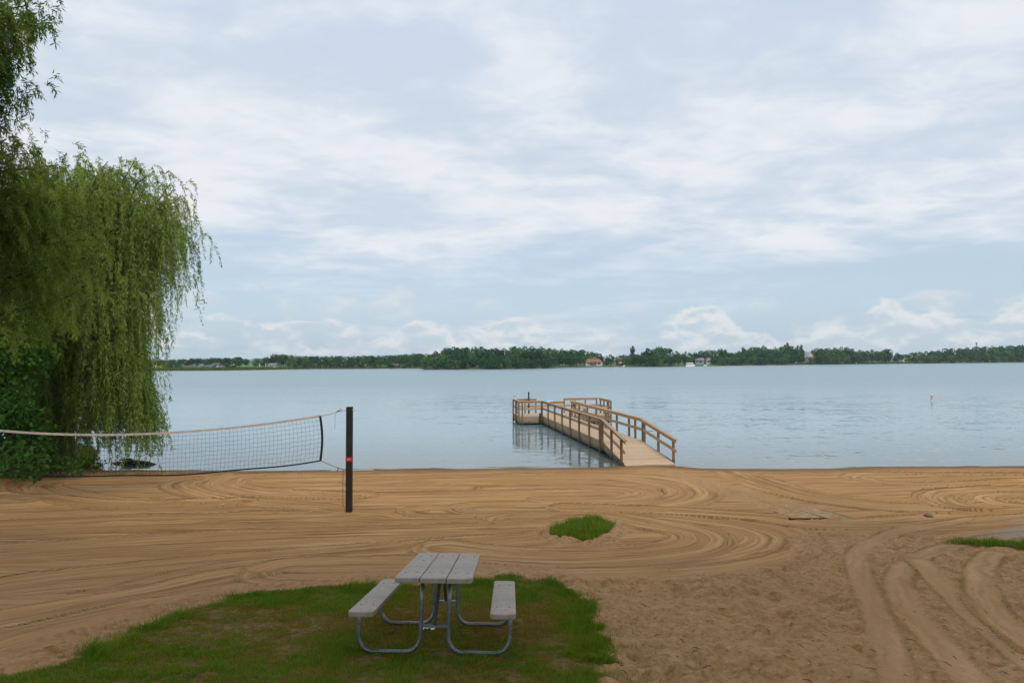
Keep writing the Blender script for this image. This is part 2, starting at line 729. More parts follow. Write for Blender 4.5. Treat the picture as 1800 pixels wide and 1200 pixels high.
def in_poly(x, y, poly):
    x = np.asarray(x)
    y = np.asarray(y)
    r = np.zeros(x.shape, bool)
    n = len(poly)
    j = n - 1
    for i in range(n):
        xi, yi = poly[i]
        xj, yj = poly[j]
        c = ((yi > y) != (yj > y)) & (x < (xj - xi) * (y - yi) / (yj - yi + 1e-12) + xi)
        r ^= c
        j = i
    return r


def poly_dist(x, y, poly, closed=True):
    d = np.full(np.shape(x), 1e9)
    n = len(poly)
    for i in range(n if closed else n - 1):
        a = np.array(poly[i])
        b = np.array(poly[(i + 1) % n])
        ab = b - a
        L = ab @ ab + 1e-12
        t = np.clip(((x - a[0]) * ab[0] + (y - a[1]) * ab[1]) / L, 0, 1)
        d = np.minimum(d, np.hypot(x - a[0] - t * ab[0], y - a[1] - t * ab[1]))
    return d


# outlines traced on the ground
LAWN = gp([(0, 1190), (70, 1172), (130, 1148), (200, 1122), (270, 1094), (340, 1066), (400, 1050), (470, 1037), (560, 1030), (640, 1027),
           (720, 1024), (800, 1018), (900, 1010), (960, 1016), (1010, 1040), (1042, 1062), (1052, 1100), (1072, 1150), (1086, 1200)])
LAWN = [(-7.2, 3.0)] + [(LAWN[0][0] - .9, LAWN[0][1] - .35)] + LAWN + [(1.0, 4.6), (.9, 3.0)]
TUFT = gp([(962, 938), (985, 926), (1010, 917), (1040, 911), (1065, 917), (1085, 926), (1078, 935), (1056, 944), (1040, 955), (1015, 950), (985, 944)])
STRIP = gp([(1660, 954), (1700, 950), (1760, 952), (1810, 953), (1900, 958), (1900, 975), (1800, 966), (1760, 961), (1700, 957)])
BANK = gp([(-300, 850), (-120, 846), (0, 831), (60, 829), (120, 828), (150, 822)]) + [(-15.4, 28.5), (-18, 33), (-40, 36), (-40, 24)]
PAD = gp([(1650, 934), (1700, 926), (1750, 916), (1800, 911), (1900, 908), (1900, 946), (1800, 948), (1740, 948), (1690, 945)])


def build_beach():
    xf = np.arange(-22, 22.001, .05)
    yf = np.arange(4.8, 27.6, .04)
    xs = np.r_[-160, -120, -90, -65, -50, -40, -34, -30, -27, -25, -23.5, -22.6, xf, 22.6, 23.5, 25, 27, 30, 34, 40, 50, 65, 90, 120, 160]
    ys = np.r_[-60, -40, -25, -15, -8, -4, -1, 1, 2.4, 3.4, 4.1, 4.5, yf, 27.9, 28.5, 29.5, 31, 33, 36, 40, 48, 60, 90]
    X, Y = np.meshgrid(xs, ys)
    nx, ny = len(xs), len(ys)
    X = X.ravel()
    Y = Y.ravel()
    Z = height(X, Y)
    fine = (np.abs(X) <= 22.01) & (Y >= 4.799) & (Y <= 27.599)
    idx = np.nonzero(fine)[0]
    x, y = X[idx], Y[idx]
    lat = y + .35 * np.sin(x * .22 + .6) + .22 * np.sin(x * .45 + y * .3) - .07 * x + .05 * (y - 10) * np.sin(x * .13)
    lon = x.copy()
    edge = np.zeros(len(x))          # little windrow at the rim of a pass
    loose = np.zeros(len(x))
    track = np.zeros(len(x))
    tread = np.zeros(len(x))
    tarc = np.zeros(len(x))
    rut = np.zeros(len(x))

    def stroke(pts, hw, sid, rim=.018, kind='rake'):
        P = resample(gp(pts), .22)
        lo = P.min(0) - hw - .3
        hi = P.max(0) + hw + .3
        sel = np.nonzero((x > lo[0]) & (x < hi[0]) & (y > lo[1]) & (y < hi[1]))[0]
        sx, sy = x[sel], y[sel]
        best = np.full(len(sel), 1e9)
        bl = np.zeros(len(sel))
        bs = np.zeros(len(sel))
        s0 = 0
        for i in range(len(P) - 1):
            a, b = P[i], P[i + 1]
            ab = b - a
            L = np.hypot(*ab) + 1e-9
            # only the neighbourhood of the segment
            nb = np.nonzero((np.abs(sx - (a[0] + b[0]) / 2) < hw + .5) & (np.abs(sy - (a[1] + b[1]) / 2) < hw + .5))[0]
            if len(nb):
                qx, qy = sx[nb] - a[0], sy[nb] - a[1]
                t = np.clip((qx * ab[0] + qy * ab[1]) / L / L, 0, 1)
                d = np.hypot(qx - t * ab[0], qy - t * ab[1])
                sg = np.sign(ab[0] * qy - ab[1] * qx)
                w = d < best[nb]
                k = nb[w]
                best[k] = d[w]
                bl[k] = (sg * d)[w]
                bs[k] = s0 + t[w] * L
            s0 += L
        wob = .10 * (fbm(sx, sy, .9, 3, 2) - .5)
        ins = best < hw + wob
        k = sel[ins]
        if kind == 'rake':
            lat[k] = bl[ins] + 17.3 * sid
            lon[k] = bs[ins] + 31.7 * sid
            edge[k] *= .25
            loose[k] *= .1
            track[k] *= .2
            q = hw - best[ins]
            edge[k] += rim * 1.7 * np.exp(-(q / .055) ** 2) * (.35 + 1.3 * fbm(bs[ins], bl[ins] * 0 + sid, .7, 3, 1))
        else:
            lat[k] = bl[ins] * .35 + 17.3 * sid
            lon[k] = bs[ins] * 1.0 + 31.7 * sid
            u = bl[ins] / hw
            edge[k] = edge[k] * (1 - .95 * np.exp(-(u / .85) ** 8)) - .018 * np.exp(-(u / .62) ** 4)
            edge[k] += .014 * np.exp(-((np.abs(u) - .92) / .15) ** 2)
            track[k] = np.exp(-(u / .75) ** 6)
            rut[k] = rut[k] * (1 - np.exp(-(u / .8) ** 6)) + np.exp(-((np.abs(u) - .90) / .16) ** 2) * ss(.25, .6, fbm(bs[ins], np.sign(u) * 3 + sid, 1.1, 3, 2))
            tread[k] = np.exp(-(u / .62) ** 6) * .4
            tarc[k] = bs[ins] + np.abs(u) * .06
            loose[k] *= 1 - .85 * np.exp(-(u / .8) ** 4)

    # long level passes
    stroke([(-150, 845), (250, 838), (600, 832), (1000, 826), (1500, 827), (1950, 826)], 1.3, 1)
    stroke([(-150, 900), (300, 886), (700, 874), (1000, 868), (1120, 868)], 1.0, 2)
    stroke([(-200, 985), (200, 960), (600, 940), (900, 932), (960, 930)], .9, 3)
    stroke([(-150, 935), (250, 918), (600, 908), (900, 905), (1200, 908)], .9, 4)
    stroke([(-260, 1060), (100, 1024), (500, 985), (800, 962), (950, 950)], .85, 5)
    stroke([(-150, 1120), (100, 1080), (400, 1020), (640, 1000), (800, 990)], .7, 6)
    stroke([(-150, 1170), (60, 1110), (300, 1060), (560, 1012)], .45, 7)
    # loops by the water on the left
    stroke([(620, 872), (500, 868), (420, 860), (392, 850), (420, 838), (520, 831), (640, 828)], .75, 8, .03)
    stroke([(560, 892), (420, 880), (330, 862), (320, 848), (380, 836)], .55, 9, .02)
    stroke([(360, 886), (200, 884), (110, 872), (62, 858), (90, 846), (200, 840), (330, 838)], .8, 10, .03)
    stroke([(-120, 866), (20, 872), (140, 882), (260, 886), (420, 880)], .45, 11, .025)
    # big turn round the grass tuft
    stroke([(520, 1003), (700, 1000), (900, 1000), (1080, 998), (1240, 988), (1345, 966), (1362, 944), (1300, 922), (1180, 908), (1000, 900), (760, 898)], .85, 12, .02)
    stroke([(780, 962), (900, 975), (1040, 978), (1170, 970), (1230, 954), (1220, 936), (1140, 920), (1020, 903), (900, 912)], .62, 13, .014)
    # turns by the dock
    stroke([(650, 846), (900, 838), (1080, 838), (1175, 848), (1208, 864), (1180, 880), (1080, 890), (850, 893)], .95, 14, .02)
    stroke([(860, 858), (1000, 855), (1100, 860), (1128, 868), (1080, 876), (960, 878)], .55, 15, .014)
    stroke([(1000, 893), (1180, 898), (1330, 908), (1450, 922), (1600, 916), (1760, 902), (1950, 890)], .55, 16, .02)
    # right of the dock
    stroke([(1280, 828), (1320, 842), (1390, 864), (1500, 884), (1640, 893), (1800, 886), (1950, 880)], .8, 17, .02)
    stroke([(1950, 834), (1700, 833), (1560, 832), (1502, 836), (1540, 846), (1650, 850), (1800, 846), (1950, 842)], .45, 18, .03)
    stroke([(1950, 860), (1760, 858), (1670, 862), (1640, 872), (1665, 886), (1720, 892), (1800, 888)], .55, 19, .03)
    stroke([(1950, 866), (1790, 868), (1735, 873), (1752, 884), (1800, 888)], .32, 20, .015)
    # worn ground: trampled area, foot path to the dock, lawn rim
    px_edge = gp([(640, 1010), (900, 1008), (1030, 1012), (1150, 1008), (1260, 1000), (1340, 990), (1390, 972), (1400, 952), (1380, 940), (1430, 934), (1560, 934), (1660, 940), (1950, 940)])
    worn = px_edge + [(30, 10), (30, 3), (-2, 3), (-1.5, 9)]
    wd = poly_dist(x, y, worn)
    wi = in_poly(x, y, worn)
    sd = np.where(wi, wd, -wd) + .5 * (fbm(x, y, 1.1, 3, 3) - .5)
    loose = np.maximum(loose, ss(-.12, .28, sd))
    sd = poly_dist(x, y, LAWN)
    ld = np.where(in_poly(x, y, LAWN), sd, -sd)
    loose = np.maximum(loose, ss(-.9, -.2, ld + .35 * (fbm(x, y, 1.4, 3, 1) - .5)) * .9)
    sd = poly_dist(x, y, TUFT)
    td = np.where(in_poly(x, y, TUFT), sd, -sd)
    loose = np.maximum(loose, ss(-.55, -.2, td + .3 * (fbm(x, y, 1.6, 3, 2) - .5)))
    path = resample(gp([(1150, 826), (1210, 838), (1300, 868), (1440, 908)]), .3)
    pd = poly_dist(x, y, [tuple(p) for p in path], False)
    pathm = ss(.75, .35, pd + .4 * (fbm(x, y, 1.2, 3, 4) - .5))
    loose = np.maximum(loose, pathm * .75)
    # tyre tracks
    trk = [([(1900, 902), (1760, 908), (1620, 926), (1545, 946), (1508, 972), (1512, 1010), (1538, 1070), (1562, 1130), (1585, 1215)], .19),
           ([(1900, 930), (1760, 942), (1680, 956), (1612, 980), (1578, 1015), (1594, 1065), (1642, 1120), (1722, 1210)], .20),
           ([(1618, 985), (1650, 1020), (1700, 1070), (1760, 1120), (1830, 1175)], .2),
           ([(1745, 972), (1722, 1000), (1728, 1045), (1770, 1095), (1850, 1150)], .22)]
    for i, (p, w) in enumerate(trk):
        stroke(p, w * 1.08, 30 + i, kind='track')
    # tread prints pressed across the level sand at the left
    for i, (p, w) in enumerate([([(20, 1102), (150, 1074), (300, 1046), (430, 1018), (520, 1003)], .06),
                                ([(100, 1048), (200, 1028), (300, 1005), (420, 985)], .045)]):
        P = resample(gp(p), .1)
        sel = np.nonzero((x > P[:, 0].min() - .3) & (x < P[:, 0].max() + .3) & (y > P[:, 1].min() - .3) & (y < P[:, 1].max() + .3))[0]
        d = np.full(len(sel), 1e9)
        arc = np.zeros(len(sel))
        for j in range(len(P) - 1):
            ab = P[j + 1] - P[j]
            L = np.hypot(*ab) + 1e-9
            tt = np.clip(((x[sel] - P[j, 0]) * ab[0] + (y[sel] - P[j, 1]) * ab[1]) / L / L, 0, 1)
            q = np.hypot(x[sel] - P[j, 0] - tt * ab[0], y[sel] - P[j, 1] - tt * ab[1])
            w_ = q < d
            d[w_] = q[w_]
            arc[w_] = j * .1 + tt[w_] * L
        m = np.exp(-(d / (w * 1.3)) ** 4)
        edge[sel] -= .012 * m
        tread[sel] = np.maximum(tread[sel], m)
        hit = d < .3
        tarc[sel[hit]] = arc[hit]
    # scattered windrows where a pass dropped sand
    for p, a in (([(0, 929), (90, 925), (220, 920), (330, 917), (400, 921), (480, 918), (580, 913)], .05),
                 ([(470, 903), (520, 905), (570, 908), (610, 908), (660, 910), (700, 907)], .06),
                 ([(-60, 875), (40, 882), (110, 886)], .05), ([(60, 894), (130, 895)], .03), ([(180, 854), (215, 857)], .04),
                 ([(265, 862), (330, 861)], .03), ([(1400, 914), (1500, 910), (1580, 904), (1650, 901)], .03),
                 ([(640, 839), (700, 843), (800, 852), (890, 862)], .03), ([(460, 946), (700, 936), (870, 928)], .025),
                 ([(420, 990), (700, 958), (900, 936)], .02), ([(0, 1120), (60, 1106)], .04), ([(1215, 838), (1300, 866), (1390, 896)], .04),
                 ([(1380, 848), (1420, 862), (1500, 878)], .03), ([(1620, 872), (1650, 898)], .05), ([(1600, 845), (1700, 848), (1790, 842)], .03),
                 ([(1290, 985), (1380, 962)], .04)):
        P = resample(gp(p), .15)
        d = poly_dist(x, y, [tuple(q) for q in P], False)
        nb = fbm(x, y, 1.5, 3, 5)
        lump = a * np.exp(-(d / .075) ** 2) * ss(.3, .65, nb)
        edge += lump
    # mounds of dug sand round the net post and tuft
    gx, gy = ground(613, 903)
    r = np.hypot(x - gx, y - gy)
    edge += .07 * np.exp(-(r / .35) ** 2) * (.5 + fbm(x, y, 3, 3, 2))
    edge += .10 * ss(-.5, .3, td)
    # trampling: soft pits and clods
    clod = (fbm(x, y, 2.2, 5, 1) - .5) * .085 + (fbm(x, y, 7.0, 3, 3) - .5) * .12
    pits = -np.clip(.42 - vnoise(x, y, 3.1, 4), 0, 1) * .14
    foot = np.zeros(len(x))
    nfx, nfy = len(xf), len(yf)
    FO = foot.reshape(nfy, nfx)
    LO = loose.reshape(nfy, nfx)
    frng = np.random.default_rng(77)
    for _ in range(2600):
        fx, fy = frng.uniform(-5, 14), 5 + 12 * frng.random() ** 1.3
        a = frng.random() * 2 * PI
        i0, j0 = int((fx + 22) / .05), int((fy - 4.8) / .04)
        if not (8 < i0 < nfx - 9 and 9 < j0 < nfy - 10) or LO[j0, i0] < .55:
            continue
        sl = (slice(j0 - 8, j0 + 9), slice(i0 - 7, i0 + 8))
        dx = xf[sl[1]][None, :] - fx
        dy = yf[sl[0]][:, None] - fy
        u = (dx * math.cos(a) + dy * math.sin(a)) / .15
        v = (-dx * math.sin(a) + dy * math.cos(a)) / .065
        q = np.sqrt(u * u + v * v)
        k = frng.uniform(.5, 1.2)
        FO[sl] += k * (-.032 * np.exp(-q ** 4) + .016 * np.exp(-((q - 1.35) / .35) ** 2) * (u > -.3))
    und = (fbm(x, y, .33, 3, 0) - .5) * .05
    lawn_in = ss(-.03, .12, ld + .55 * (fbm(x, y, 2.3, 4, 4) - .5))
    tuft_in = ss(-.02, .08, td + .2 * (fbm(x, y, 3.0, 3, 4) - .5))
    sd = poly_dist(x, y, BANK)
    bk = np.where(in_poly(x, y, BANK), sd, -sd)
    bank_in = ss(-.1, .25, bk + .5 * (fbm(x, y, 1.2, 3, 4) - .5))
    sd = poly_dist(x, y, STRIP)
    st = np.where(in_poly(x, y, STRIP), sd, -sd)
    strip_in = ss(-.03, .05, st)
    sd = poly_dist(x, y, PAD)
    pdd = np.where(in_poly(x, y, PAD), sd, -sd)
    pad_in = ss(.0, .55, pdd + 1.1 * (fbm(x, y, .9, 4, 5) - .55))
    streak = (vnoise(lat * 9, lon * .25, 1.0, 2) - .5) * .034 * (1 - loose)
    grass_m = np.maximum.reduce([lawn_in, tuft_in, bank_in, strip_in])
    full_l = Y.copy()
    full_l[idx] = lat
    G = full_l.reshape(ny, nx)
    jump = np.zeros((ny, nx))
    jx = (np.abs(np.diff(G, axis=1)) > .22)
    jy = (np.abs(np.diff(G, axis=0)) > .22)
    jump[:, :-1] += jx
    jump[:, 1:] += jx
    jump[:-1] += jy
    jump[1:] += jy
    jump = np.minimum(jump, 1)
    seam = jump.ravel()[idx]
    near_w = ss(26.2, 25.2, y)
    Z[idx] += (und + edge * (1 - grass_m) + (clod * .8 + pits + foot) * loose * (1 - .7 * grass_m) * (1 - .8 * pad_in) + streak * (1 - grass_m)) * np.clip(near_w, .55, 1)
    out = {}
    for key, val in (('lat', lat), ('lon', lon), ('loose', loose), ('soil', grass_m), ('pad', pad_in), ('path', pathm), ('track', track), ('seam', seam), ('tread', tread), ('tarc', tarc), ('rut', rut), ('bank', bank_in)):
        full = np.zeros(len(X))
        full[idx] = val
        if key == 'lat':
            full[~fine] = Y[~fine]
        if key == 'lon':
            full[~fine] = X[~fine]
        if key == 'soil':
            full[~fine] = np.where((X[~fine] < -21) | (Y[~fine] < 4.8) | ((Y[~fine] > 27.5) & (X[~fine] < -14)), 1.0, 0.0)
        if key == 'bank':
            full[~fine] = np.where((X[~fine] < -14) & (Y[~fine] > 16), 1.0, 0.0)
        out[key] = full
    i, j = np.meshgrid(np.arange(nx - 1), np.arange(ny - 1))
    a = (j * nx + i).ravel()
    F = np.c_[a, a + 1, a + nx + 1, a + nx]
    V = np.c_[X, Y, Z]

    m, t, b, mo = new_mat('beach_sand')
    geo = t.n('ShaderNodeNewGeometry').outputs['Position']
    px_, py_, pz_ = t.sep(geo)
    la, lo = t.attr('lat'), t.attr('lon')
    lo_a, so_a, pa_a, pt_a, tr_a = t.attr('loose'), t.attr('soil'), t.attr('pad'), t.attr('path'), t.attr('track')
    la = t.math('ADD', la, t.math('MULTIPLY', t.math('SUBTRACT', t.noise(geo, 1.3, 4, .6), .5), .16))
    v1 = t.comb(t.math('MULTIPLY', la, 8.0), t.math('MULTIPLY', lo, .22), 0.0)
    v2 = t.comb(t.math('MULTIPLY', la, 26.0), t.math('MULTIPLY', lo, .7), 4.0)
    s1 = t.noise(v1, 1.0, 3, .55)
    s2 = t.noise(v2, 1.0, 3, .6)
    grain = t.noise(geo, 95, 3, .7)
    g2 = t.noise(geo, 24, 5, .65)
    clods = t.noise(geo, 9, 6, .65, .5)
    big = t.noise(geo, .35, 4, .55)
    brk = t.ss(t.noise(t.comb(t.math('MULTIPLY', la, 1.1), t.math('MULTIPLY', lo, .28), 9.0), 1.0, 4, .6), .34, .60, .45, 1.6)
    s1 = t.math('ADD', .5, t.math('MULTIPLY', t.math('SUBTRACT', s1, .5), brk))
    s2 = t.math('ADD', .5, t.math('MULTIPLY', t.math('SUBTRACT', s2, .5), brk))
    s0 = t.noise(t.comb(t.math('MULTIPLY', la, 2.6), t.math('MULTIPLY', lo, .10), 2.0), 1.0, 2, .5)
    groove_tone = t.math('ADD', t.math('MULTIPLY', s1, .42), t.math('MULTIPLY', s2, .34))
    groove_tone = t.math('ADD', groove_tone, t.math('MULTIPLY', s0, .24))
    sand = t.ramp(groove_tone, [(.36, (.20, .100, .036)), (.5, (.405, .220, .086)), (.62, (.56, .335, .15))])  # rake streak tones; the dark end paints groove shade into the sand colour
    worn_c = t.ramp(t.math('ADD', t.math('MULTIPLY', clods, .6), t.math('MULTIPLY', g2, .4)),
                    [(.36, (.21, .105, .045)), (.47, (.44, .248, .110)), (.62, (.60, .365, .185))])
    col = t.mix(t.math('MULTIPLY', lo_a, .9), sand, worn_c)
    col = t.mix(t.math('MULTIPLY', tr_a, .7), col, t.ramp(s2, [(.3, (.42, .24, .108)), (.7, (.58, .355, .175))]))
    col = t.mix(t.math('MULTIPLY', t.attr('rut'), .75), col, (.17, .088, .036))
    col = t.mix(t.math('MULTIPLY', pt_a, .55), col, t.ramp(g2, [(.3, (.35, .205, .09)), (.7, (.50, .32, .155))]))
    col = t.mix(t.ss(big, .35, .7, 0.0, .25), col, (.34, .165, .055))
    lug_c = t.ss(t.math('SINE', t.math('MULTIPLY', t.attr('tarc'), 2 * PI / .052)), -.3, .3)
    fade = t.ss(t.noise(geo, .8, 3, .5), .35, .55)
    col = t.mix(t.math('MULTIPLY', t.math('MULTIPLY', lug_c, fade), t.math('MULTIPLY', t.attr('tread'), .6)), col, (.17, .09, .038))
    # the front of the beach is tinted slightly greyer than the raked sand near the water
    col = t.mix(t.ss(py_, 8.5, 15.0, .25, 0.0), col, (.40, .225, .10))
    speck = t.ss(t.noise(geo, 60, 2, .5), .70, .76)
    col = t.mix(t.math('MULTIPLY', speck, t.math('MULTIPLY', lo_a, .8)), col, (.08, .055, .035))
    chip = t.ss(t.noise(t.vadd(geo, (5.0, 3.0, 0.0)), 48, 1, .5), .745, .77)
    col = t.mix(t.math('MULTIPLY', chip, t.math('MULTIPLY', lo_a, .7)), col, (.60, .52, .40))
    col = t.mix(t.math('MULTIPLY', pa_a, .85), col, t.ramp(clods, [(.3, (.25, .19, .14)), (.7, (.36, .29, .225))]))
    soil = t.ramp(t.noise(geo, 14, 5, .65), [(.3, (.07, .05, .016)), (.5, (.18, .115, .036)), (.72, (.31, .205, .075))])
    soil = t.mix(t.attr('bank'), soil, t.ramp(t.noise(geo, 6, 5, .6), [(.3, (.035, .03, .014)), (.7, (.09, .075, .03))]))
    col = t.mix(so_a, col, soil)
    wet = t.ss(t.math('ADD', pz_, t.math('MULTIPLY', t.noise(geo, 1.1, 4, .6), .09)), .05, .18, 1.0, 0.0)
    col = t.mix(t.math('MULTIPLY', wet, .8), col, (.13, .085, .045))
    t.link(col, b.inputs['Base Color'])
    b.inputs['Roughness'].default_value = .95
    b.inputs['Specular IOR Level'].default_value = .15
    noseam = t.math('SUBTRACT', 1.0, t.attr('seam'), clamp=True)
    lug = t.ss(t.math('SINE', t.math('MULTIPLY', t.attr('tarc'), 2 * PI / .052)), -.4, .4)
    n0 = t.bump(t.math('MULTIPLY', lug, t.attr('tread')), .9, .018)
    n1 = t.bump(t.math('MULTIPLY', t.math('MULTIPLY', s1, t.math('SUBTRACT', 1.0, lo_a)), noseam), .9, .04, n0)
    n2 = t.bump(t.math('MULTIPLY', t.math('MULTIPLY', s2, noseam), t.math('SUBTRACT', 1.0, t.math('MULTIPLY', lo_a, .8))), .8, .02, n1)
    n3 = t.bump(clods, .8, .03, n2)
    mmul = t.math('MULTIPLY', lo_a, clods)
    n4 = t.bump(mmul, 1.0, .07, n2)
    n5 = t.bump(g2, .7, .014, n4)
    n6 = t.bump(grain, .4, .002, n5)
    t.link(n6, b.inputs['Normal'])
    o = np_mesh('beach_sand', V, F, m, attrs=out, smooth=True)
    tag(o, kind='structure')
    return x, y, lawn_in, tuft_in, bank_in, strip_in


bx_, by_, lawn_m, tuft_m, bank_m, strip_m = build_beach()

# ------------------------------------------------------------------ lake and far land
w = MB()
w.add([(-1500, 20, 0), (1500, 20, 0), (1500, 1400, 0), (-1500, 1400, 0)], [(0, 1, 2, 3)])
tag(w.build('lake_water', M['water']), kind='structure')

SH_PX = np.array([-900, 0, 257, 400, 470, 540, 735, 748, 760, 900, 968, 985, 1060, 1200, 1290, 1400, 1560, 1700, 1800, 2100, 2900])
SH_D = np.array([250, 290, 304, 307, 321, 340, 345, 306, 304, 306, 330, 350, 365, 371, 403, 434, 467, 494, 520, 560, 600])


def shore_d(px):
    return float(np.interp(px, SH_PX, SH_D))


def land_z(px, d):
    s = d - np.interp(px, SH_PX, SH_D)
    z = -.3 + 1.0 * ss(-2, 5, s) + .5 * ss(10, 60, s) + .8 * ss(80, 400, s)
    z = z + 5.5 * ss(1560, 1640, px) * ss(50, 160, s) - 3.0 * ss(1700, 2000, px) * ss(50, 160, s) * 0
    return z


def build_far_land():
    pxs = np.r_[np.arange(-900, 240, 40), np.arange(240, 1900, 6), np.arange(1900, 2900, 50)]
    ss_ = np.array([-6, -2, -.5, .6, 2, 4, 7, 11, 18, 30, 45, 60, 80, 110, 150, 200, 260, 340, 450, 700, 1100])
    rows = []
    for s in ss_:
        d = np.interp(pxs, SH_PX, SH_D) + s + 1.2 * np.sin(pxs * .13) + .8 * np.sin(pxs * .041)
        z = land_z(pxs, d - 0)
        rows.append(np.c_[(pxs - 900) / 1200 * d, d, z])
    V = np.concatenate(rows)
    nx, ny = len(pxs), len(ss_)
    i, j = np.meshgrid(np.arange(nx - 1), np.arange(ny - 1))
    a = (j * nx + i).ravel()
    F = np.c_[a, a + 1, a + nx + 1, a + nx]
    m, t, b, out = new_mat('far_meadow')
    geo = t.n('ShaderNodeNewGeometry').outputs['Position']
    n = t.noise(geo, .06, 5, .6)
    n2 = t.noise(geo, .5, 4, .6)
    col = t.ramp(n, [(.3, (.035, .075, .02)), (.55, (.06, .12, .025)), (.75, (.12, .15, .04))])
    x, y, z = t.sep(geo)
    bank = t.math('MULTIPLY', t.ss(z, .25, .75, 1.0, 0.0), t.ss(n2, .5, .62))
    col = t.mix(bank, col, (.30, .19, .10))
    t.link(col, b.inputs['Base Color'])
    b.inputs['Roughness'].default_value = .95
    tag(np_mesh('far_shore', V, F, m, smooth=True), kind='structure')


build_far_land()


def field(name, px0, px1, s0, s1, c, lift=.12):
    xs = np.linspace(px0, px1, 12)
    st = np.linspace(s0, s1, 12)
    rows = []
    for s in st:
        d = np.interp(xs, SH_PX, SH_D) + s
        rows.append(np.c_[(xs - 900) / 1200 * d, d, land_z(xs, d) + lift])
    V = np.concatenate(rows)
    i, j = np.meshgrid(np.arange(11), np.arange(11))
    a = (j * 12 + i).ravel()
    F = np.c_[a, a + 1, a + 13, a + 12]
    tag(np_mesh(name, V, F, plain(name + '_ground', c, .95, var=.2, scale=.05), smooth=True), kind='structure')


field('grain_field', 225, 284, 30, 340, (.34, .27, .08))
field('hay_field', 1586, 1616, 25, 150, (.28, .30, .07))
field('mown_field', 415, 445, 40, 330, (.09, .20, .04))
field('stubble_field', 436, 474, 12, 40, (.32, .26, .10))

# ------------------------------------------------------------------ far woods
TOPLINE = [(-300, 630), (257, 634), (290, 632), (330, 630.5), (380, 629), (420, 628), (440, 630), (470, 626), (490, 622), (510, 623), (540, 625), (580, 625),
           (620, 625), (680, 623), (700, 622), (735, 620), (748, 622), (752, 625), (775, 612), (800, 611), (850, 609.5), (880, 612), (920, 608), (945, 607), (970, 613), (1000, 612), (1040, 617),
           (1068, 626), (1085, 623), (1110, 619), (1125, 619), (1140, 613), (1160, 611), (1175, 613), (1185, 621), (1200, 619), (1215, 621), (1235, 618), (1252, 619),
           (1265, 613), (1290, 618), (1310, 612), (1340, 608), (1365, 610), (1385, 609), (1412, 611), (1420, 619), (1430, 615), (1445, 613.5), (1460, 610), (1475, 609), (1490, 610), (1510, 614),
           (1530, 618), (1545, 616), (1560, 616), (1572, 622), (1590, 624), (1600, 618), (1620, 618), (1650, 614), (1690, 612), (1750, 608), (1800, 607), (2900, 606)]
_tx = [p[0] for p in TOPLINE]
_ty = [p[1] for p in TOPLINE]


def top_y(px):
    return float(np.interp(px, _tx, _ty))


def crown_proto(kind, seed, n=900):
    rng = np.random.default_rng(seed)
    P, T = [], []
    lobes = []
    if kind == 'round':
        lobes.append((0, 0, .58, .30, .34))
        for k in range(11):
            a = rng.random() * 2 * PI
            r = .20 + .16 * rng.random()
            z = .22 + .58 * rng.random()
            lobes.append((r * math.cos(a), r * math.sin(a), z, .13 + .10 * rng.random(), .11 + .10 * rng.random()))
        lobes.append((.04 * rng.normal(), .04 * rng.normal(), .86, .15, .13))
    elif kind == 'tall':
        for k in range(10):
            z = .18 + .72 * k / 9
            r = .17 * math.sin(PI * (.18 + .74 * k / 9)) + .03
            lobes.append((.07 * rng.normal(), .07 * rng.normal(), z, r * (.75 + .5 * rng.random()), .10))
    elif kind == 'conifer':
        for k in range(9):
            z = .16 + .76 * k / 8
            lobes.append((.015 * rng.normal(), .015 * rng.normal(), z, .17 * (1 - k / 9.5) + .02, .06))
    elif kind == 'pine':
        for k in range(14):
            a = rng.random() * 2 * PI
            r = .06 + .13 * rng.random()
            z = .22 + .70 * rng.random()
            lobes.append((r * (1.15 - z) * 1.6 * math.cos(a), r * (1.15 - z) * 1.6 * math.sin(a), z, .10 + .05 * rng.random(), .08))
        lobes.append((0, 0, .94, .07, .06))
    else:
        for k in range(9):
            a = rng.random() * 2 * PI
            r = .38 * rng.random()
            lobes.append((r * math.cos(a), r * math.sin(a), .3 + .35 * rng.random(), .25, .28))
    lb = np.array(lobes)
    pick = rng.choice(len(lb), n, p=lb[:, 3] ** 1.5 / (lb[:, 3] ** 1.5).sum())
    u = unit(rng.normal(size=(n, 3)))
    rad = (.55 + .5 * rng.random(n) ** .5)[:, None]
    P = lb[pick, :3] + u * rad * np.c_[lb[pick, 3], lb[pick, 3], lb[pick, 4]]
    P[:, 2] = np.maximum(P[:, 2], .02)
    tint = np.clip(.40 + .18 * rng.normal(size=n) + .10 * rng.normal(size=len(lb))[pick], 0, 1)
    D = unit(rng.normal(size=(n, 3)) + np.array([0, 0, .2]))
    sz = (.055 if kind in ('conifer', 'pine', 'tall') else .075) * (.6 + .8 * rng.random(n))
    return leaf_arrays(P - D * sz[:, None] * .5, D, sz, sz * .9, tint, rng)


PROTO = {}
for kind, cnt, mt in (('round', 4, 'far_leaf'), ('tall', 2, 'far_leaf'), ('conifer', 1, 'far_conifer'), ('pine', 1, 'far_conifer'), ('bushy', 2, 'far_leaf')):
    for q in range(cnt):
        V, F, T = crown_proto(kind, 100 + q * 7 + len(kind), 1000)
        me_o = np_mesh('crown', V, F, M[mt], attrs={'tint': T})
        tb = MB().tube([(0, 0, -.04), (.004, 0, .3), (-.004, .004, .7)], [.022, .016, .005], 6)
        tr_o = tb.build('trunk', M['far_bark'])
        PROTO[(kind, q)] = (me_o.data, tr_o.data)
        bpy.data.objects.remove(me_o)
        bpy.data.objects.remove(tr_o)

NTREE = 0


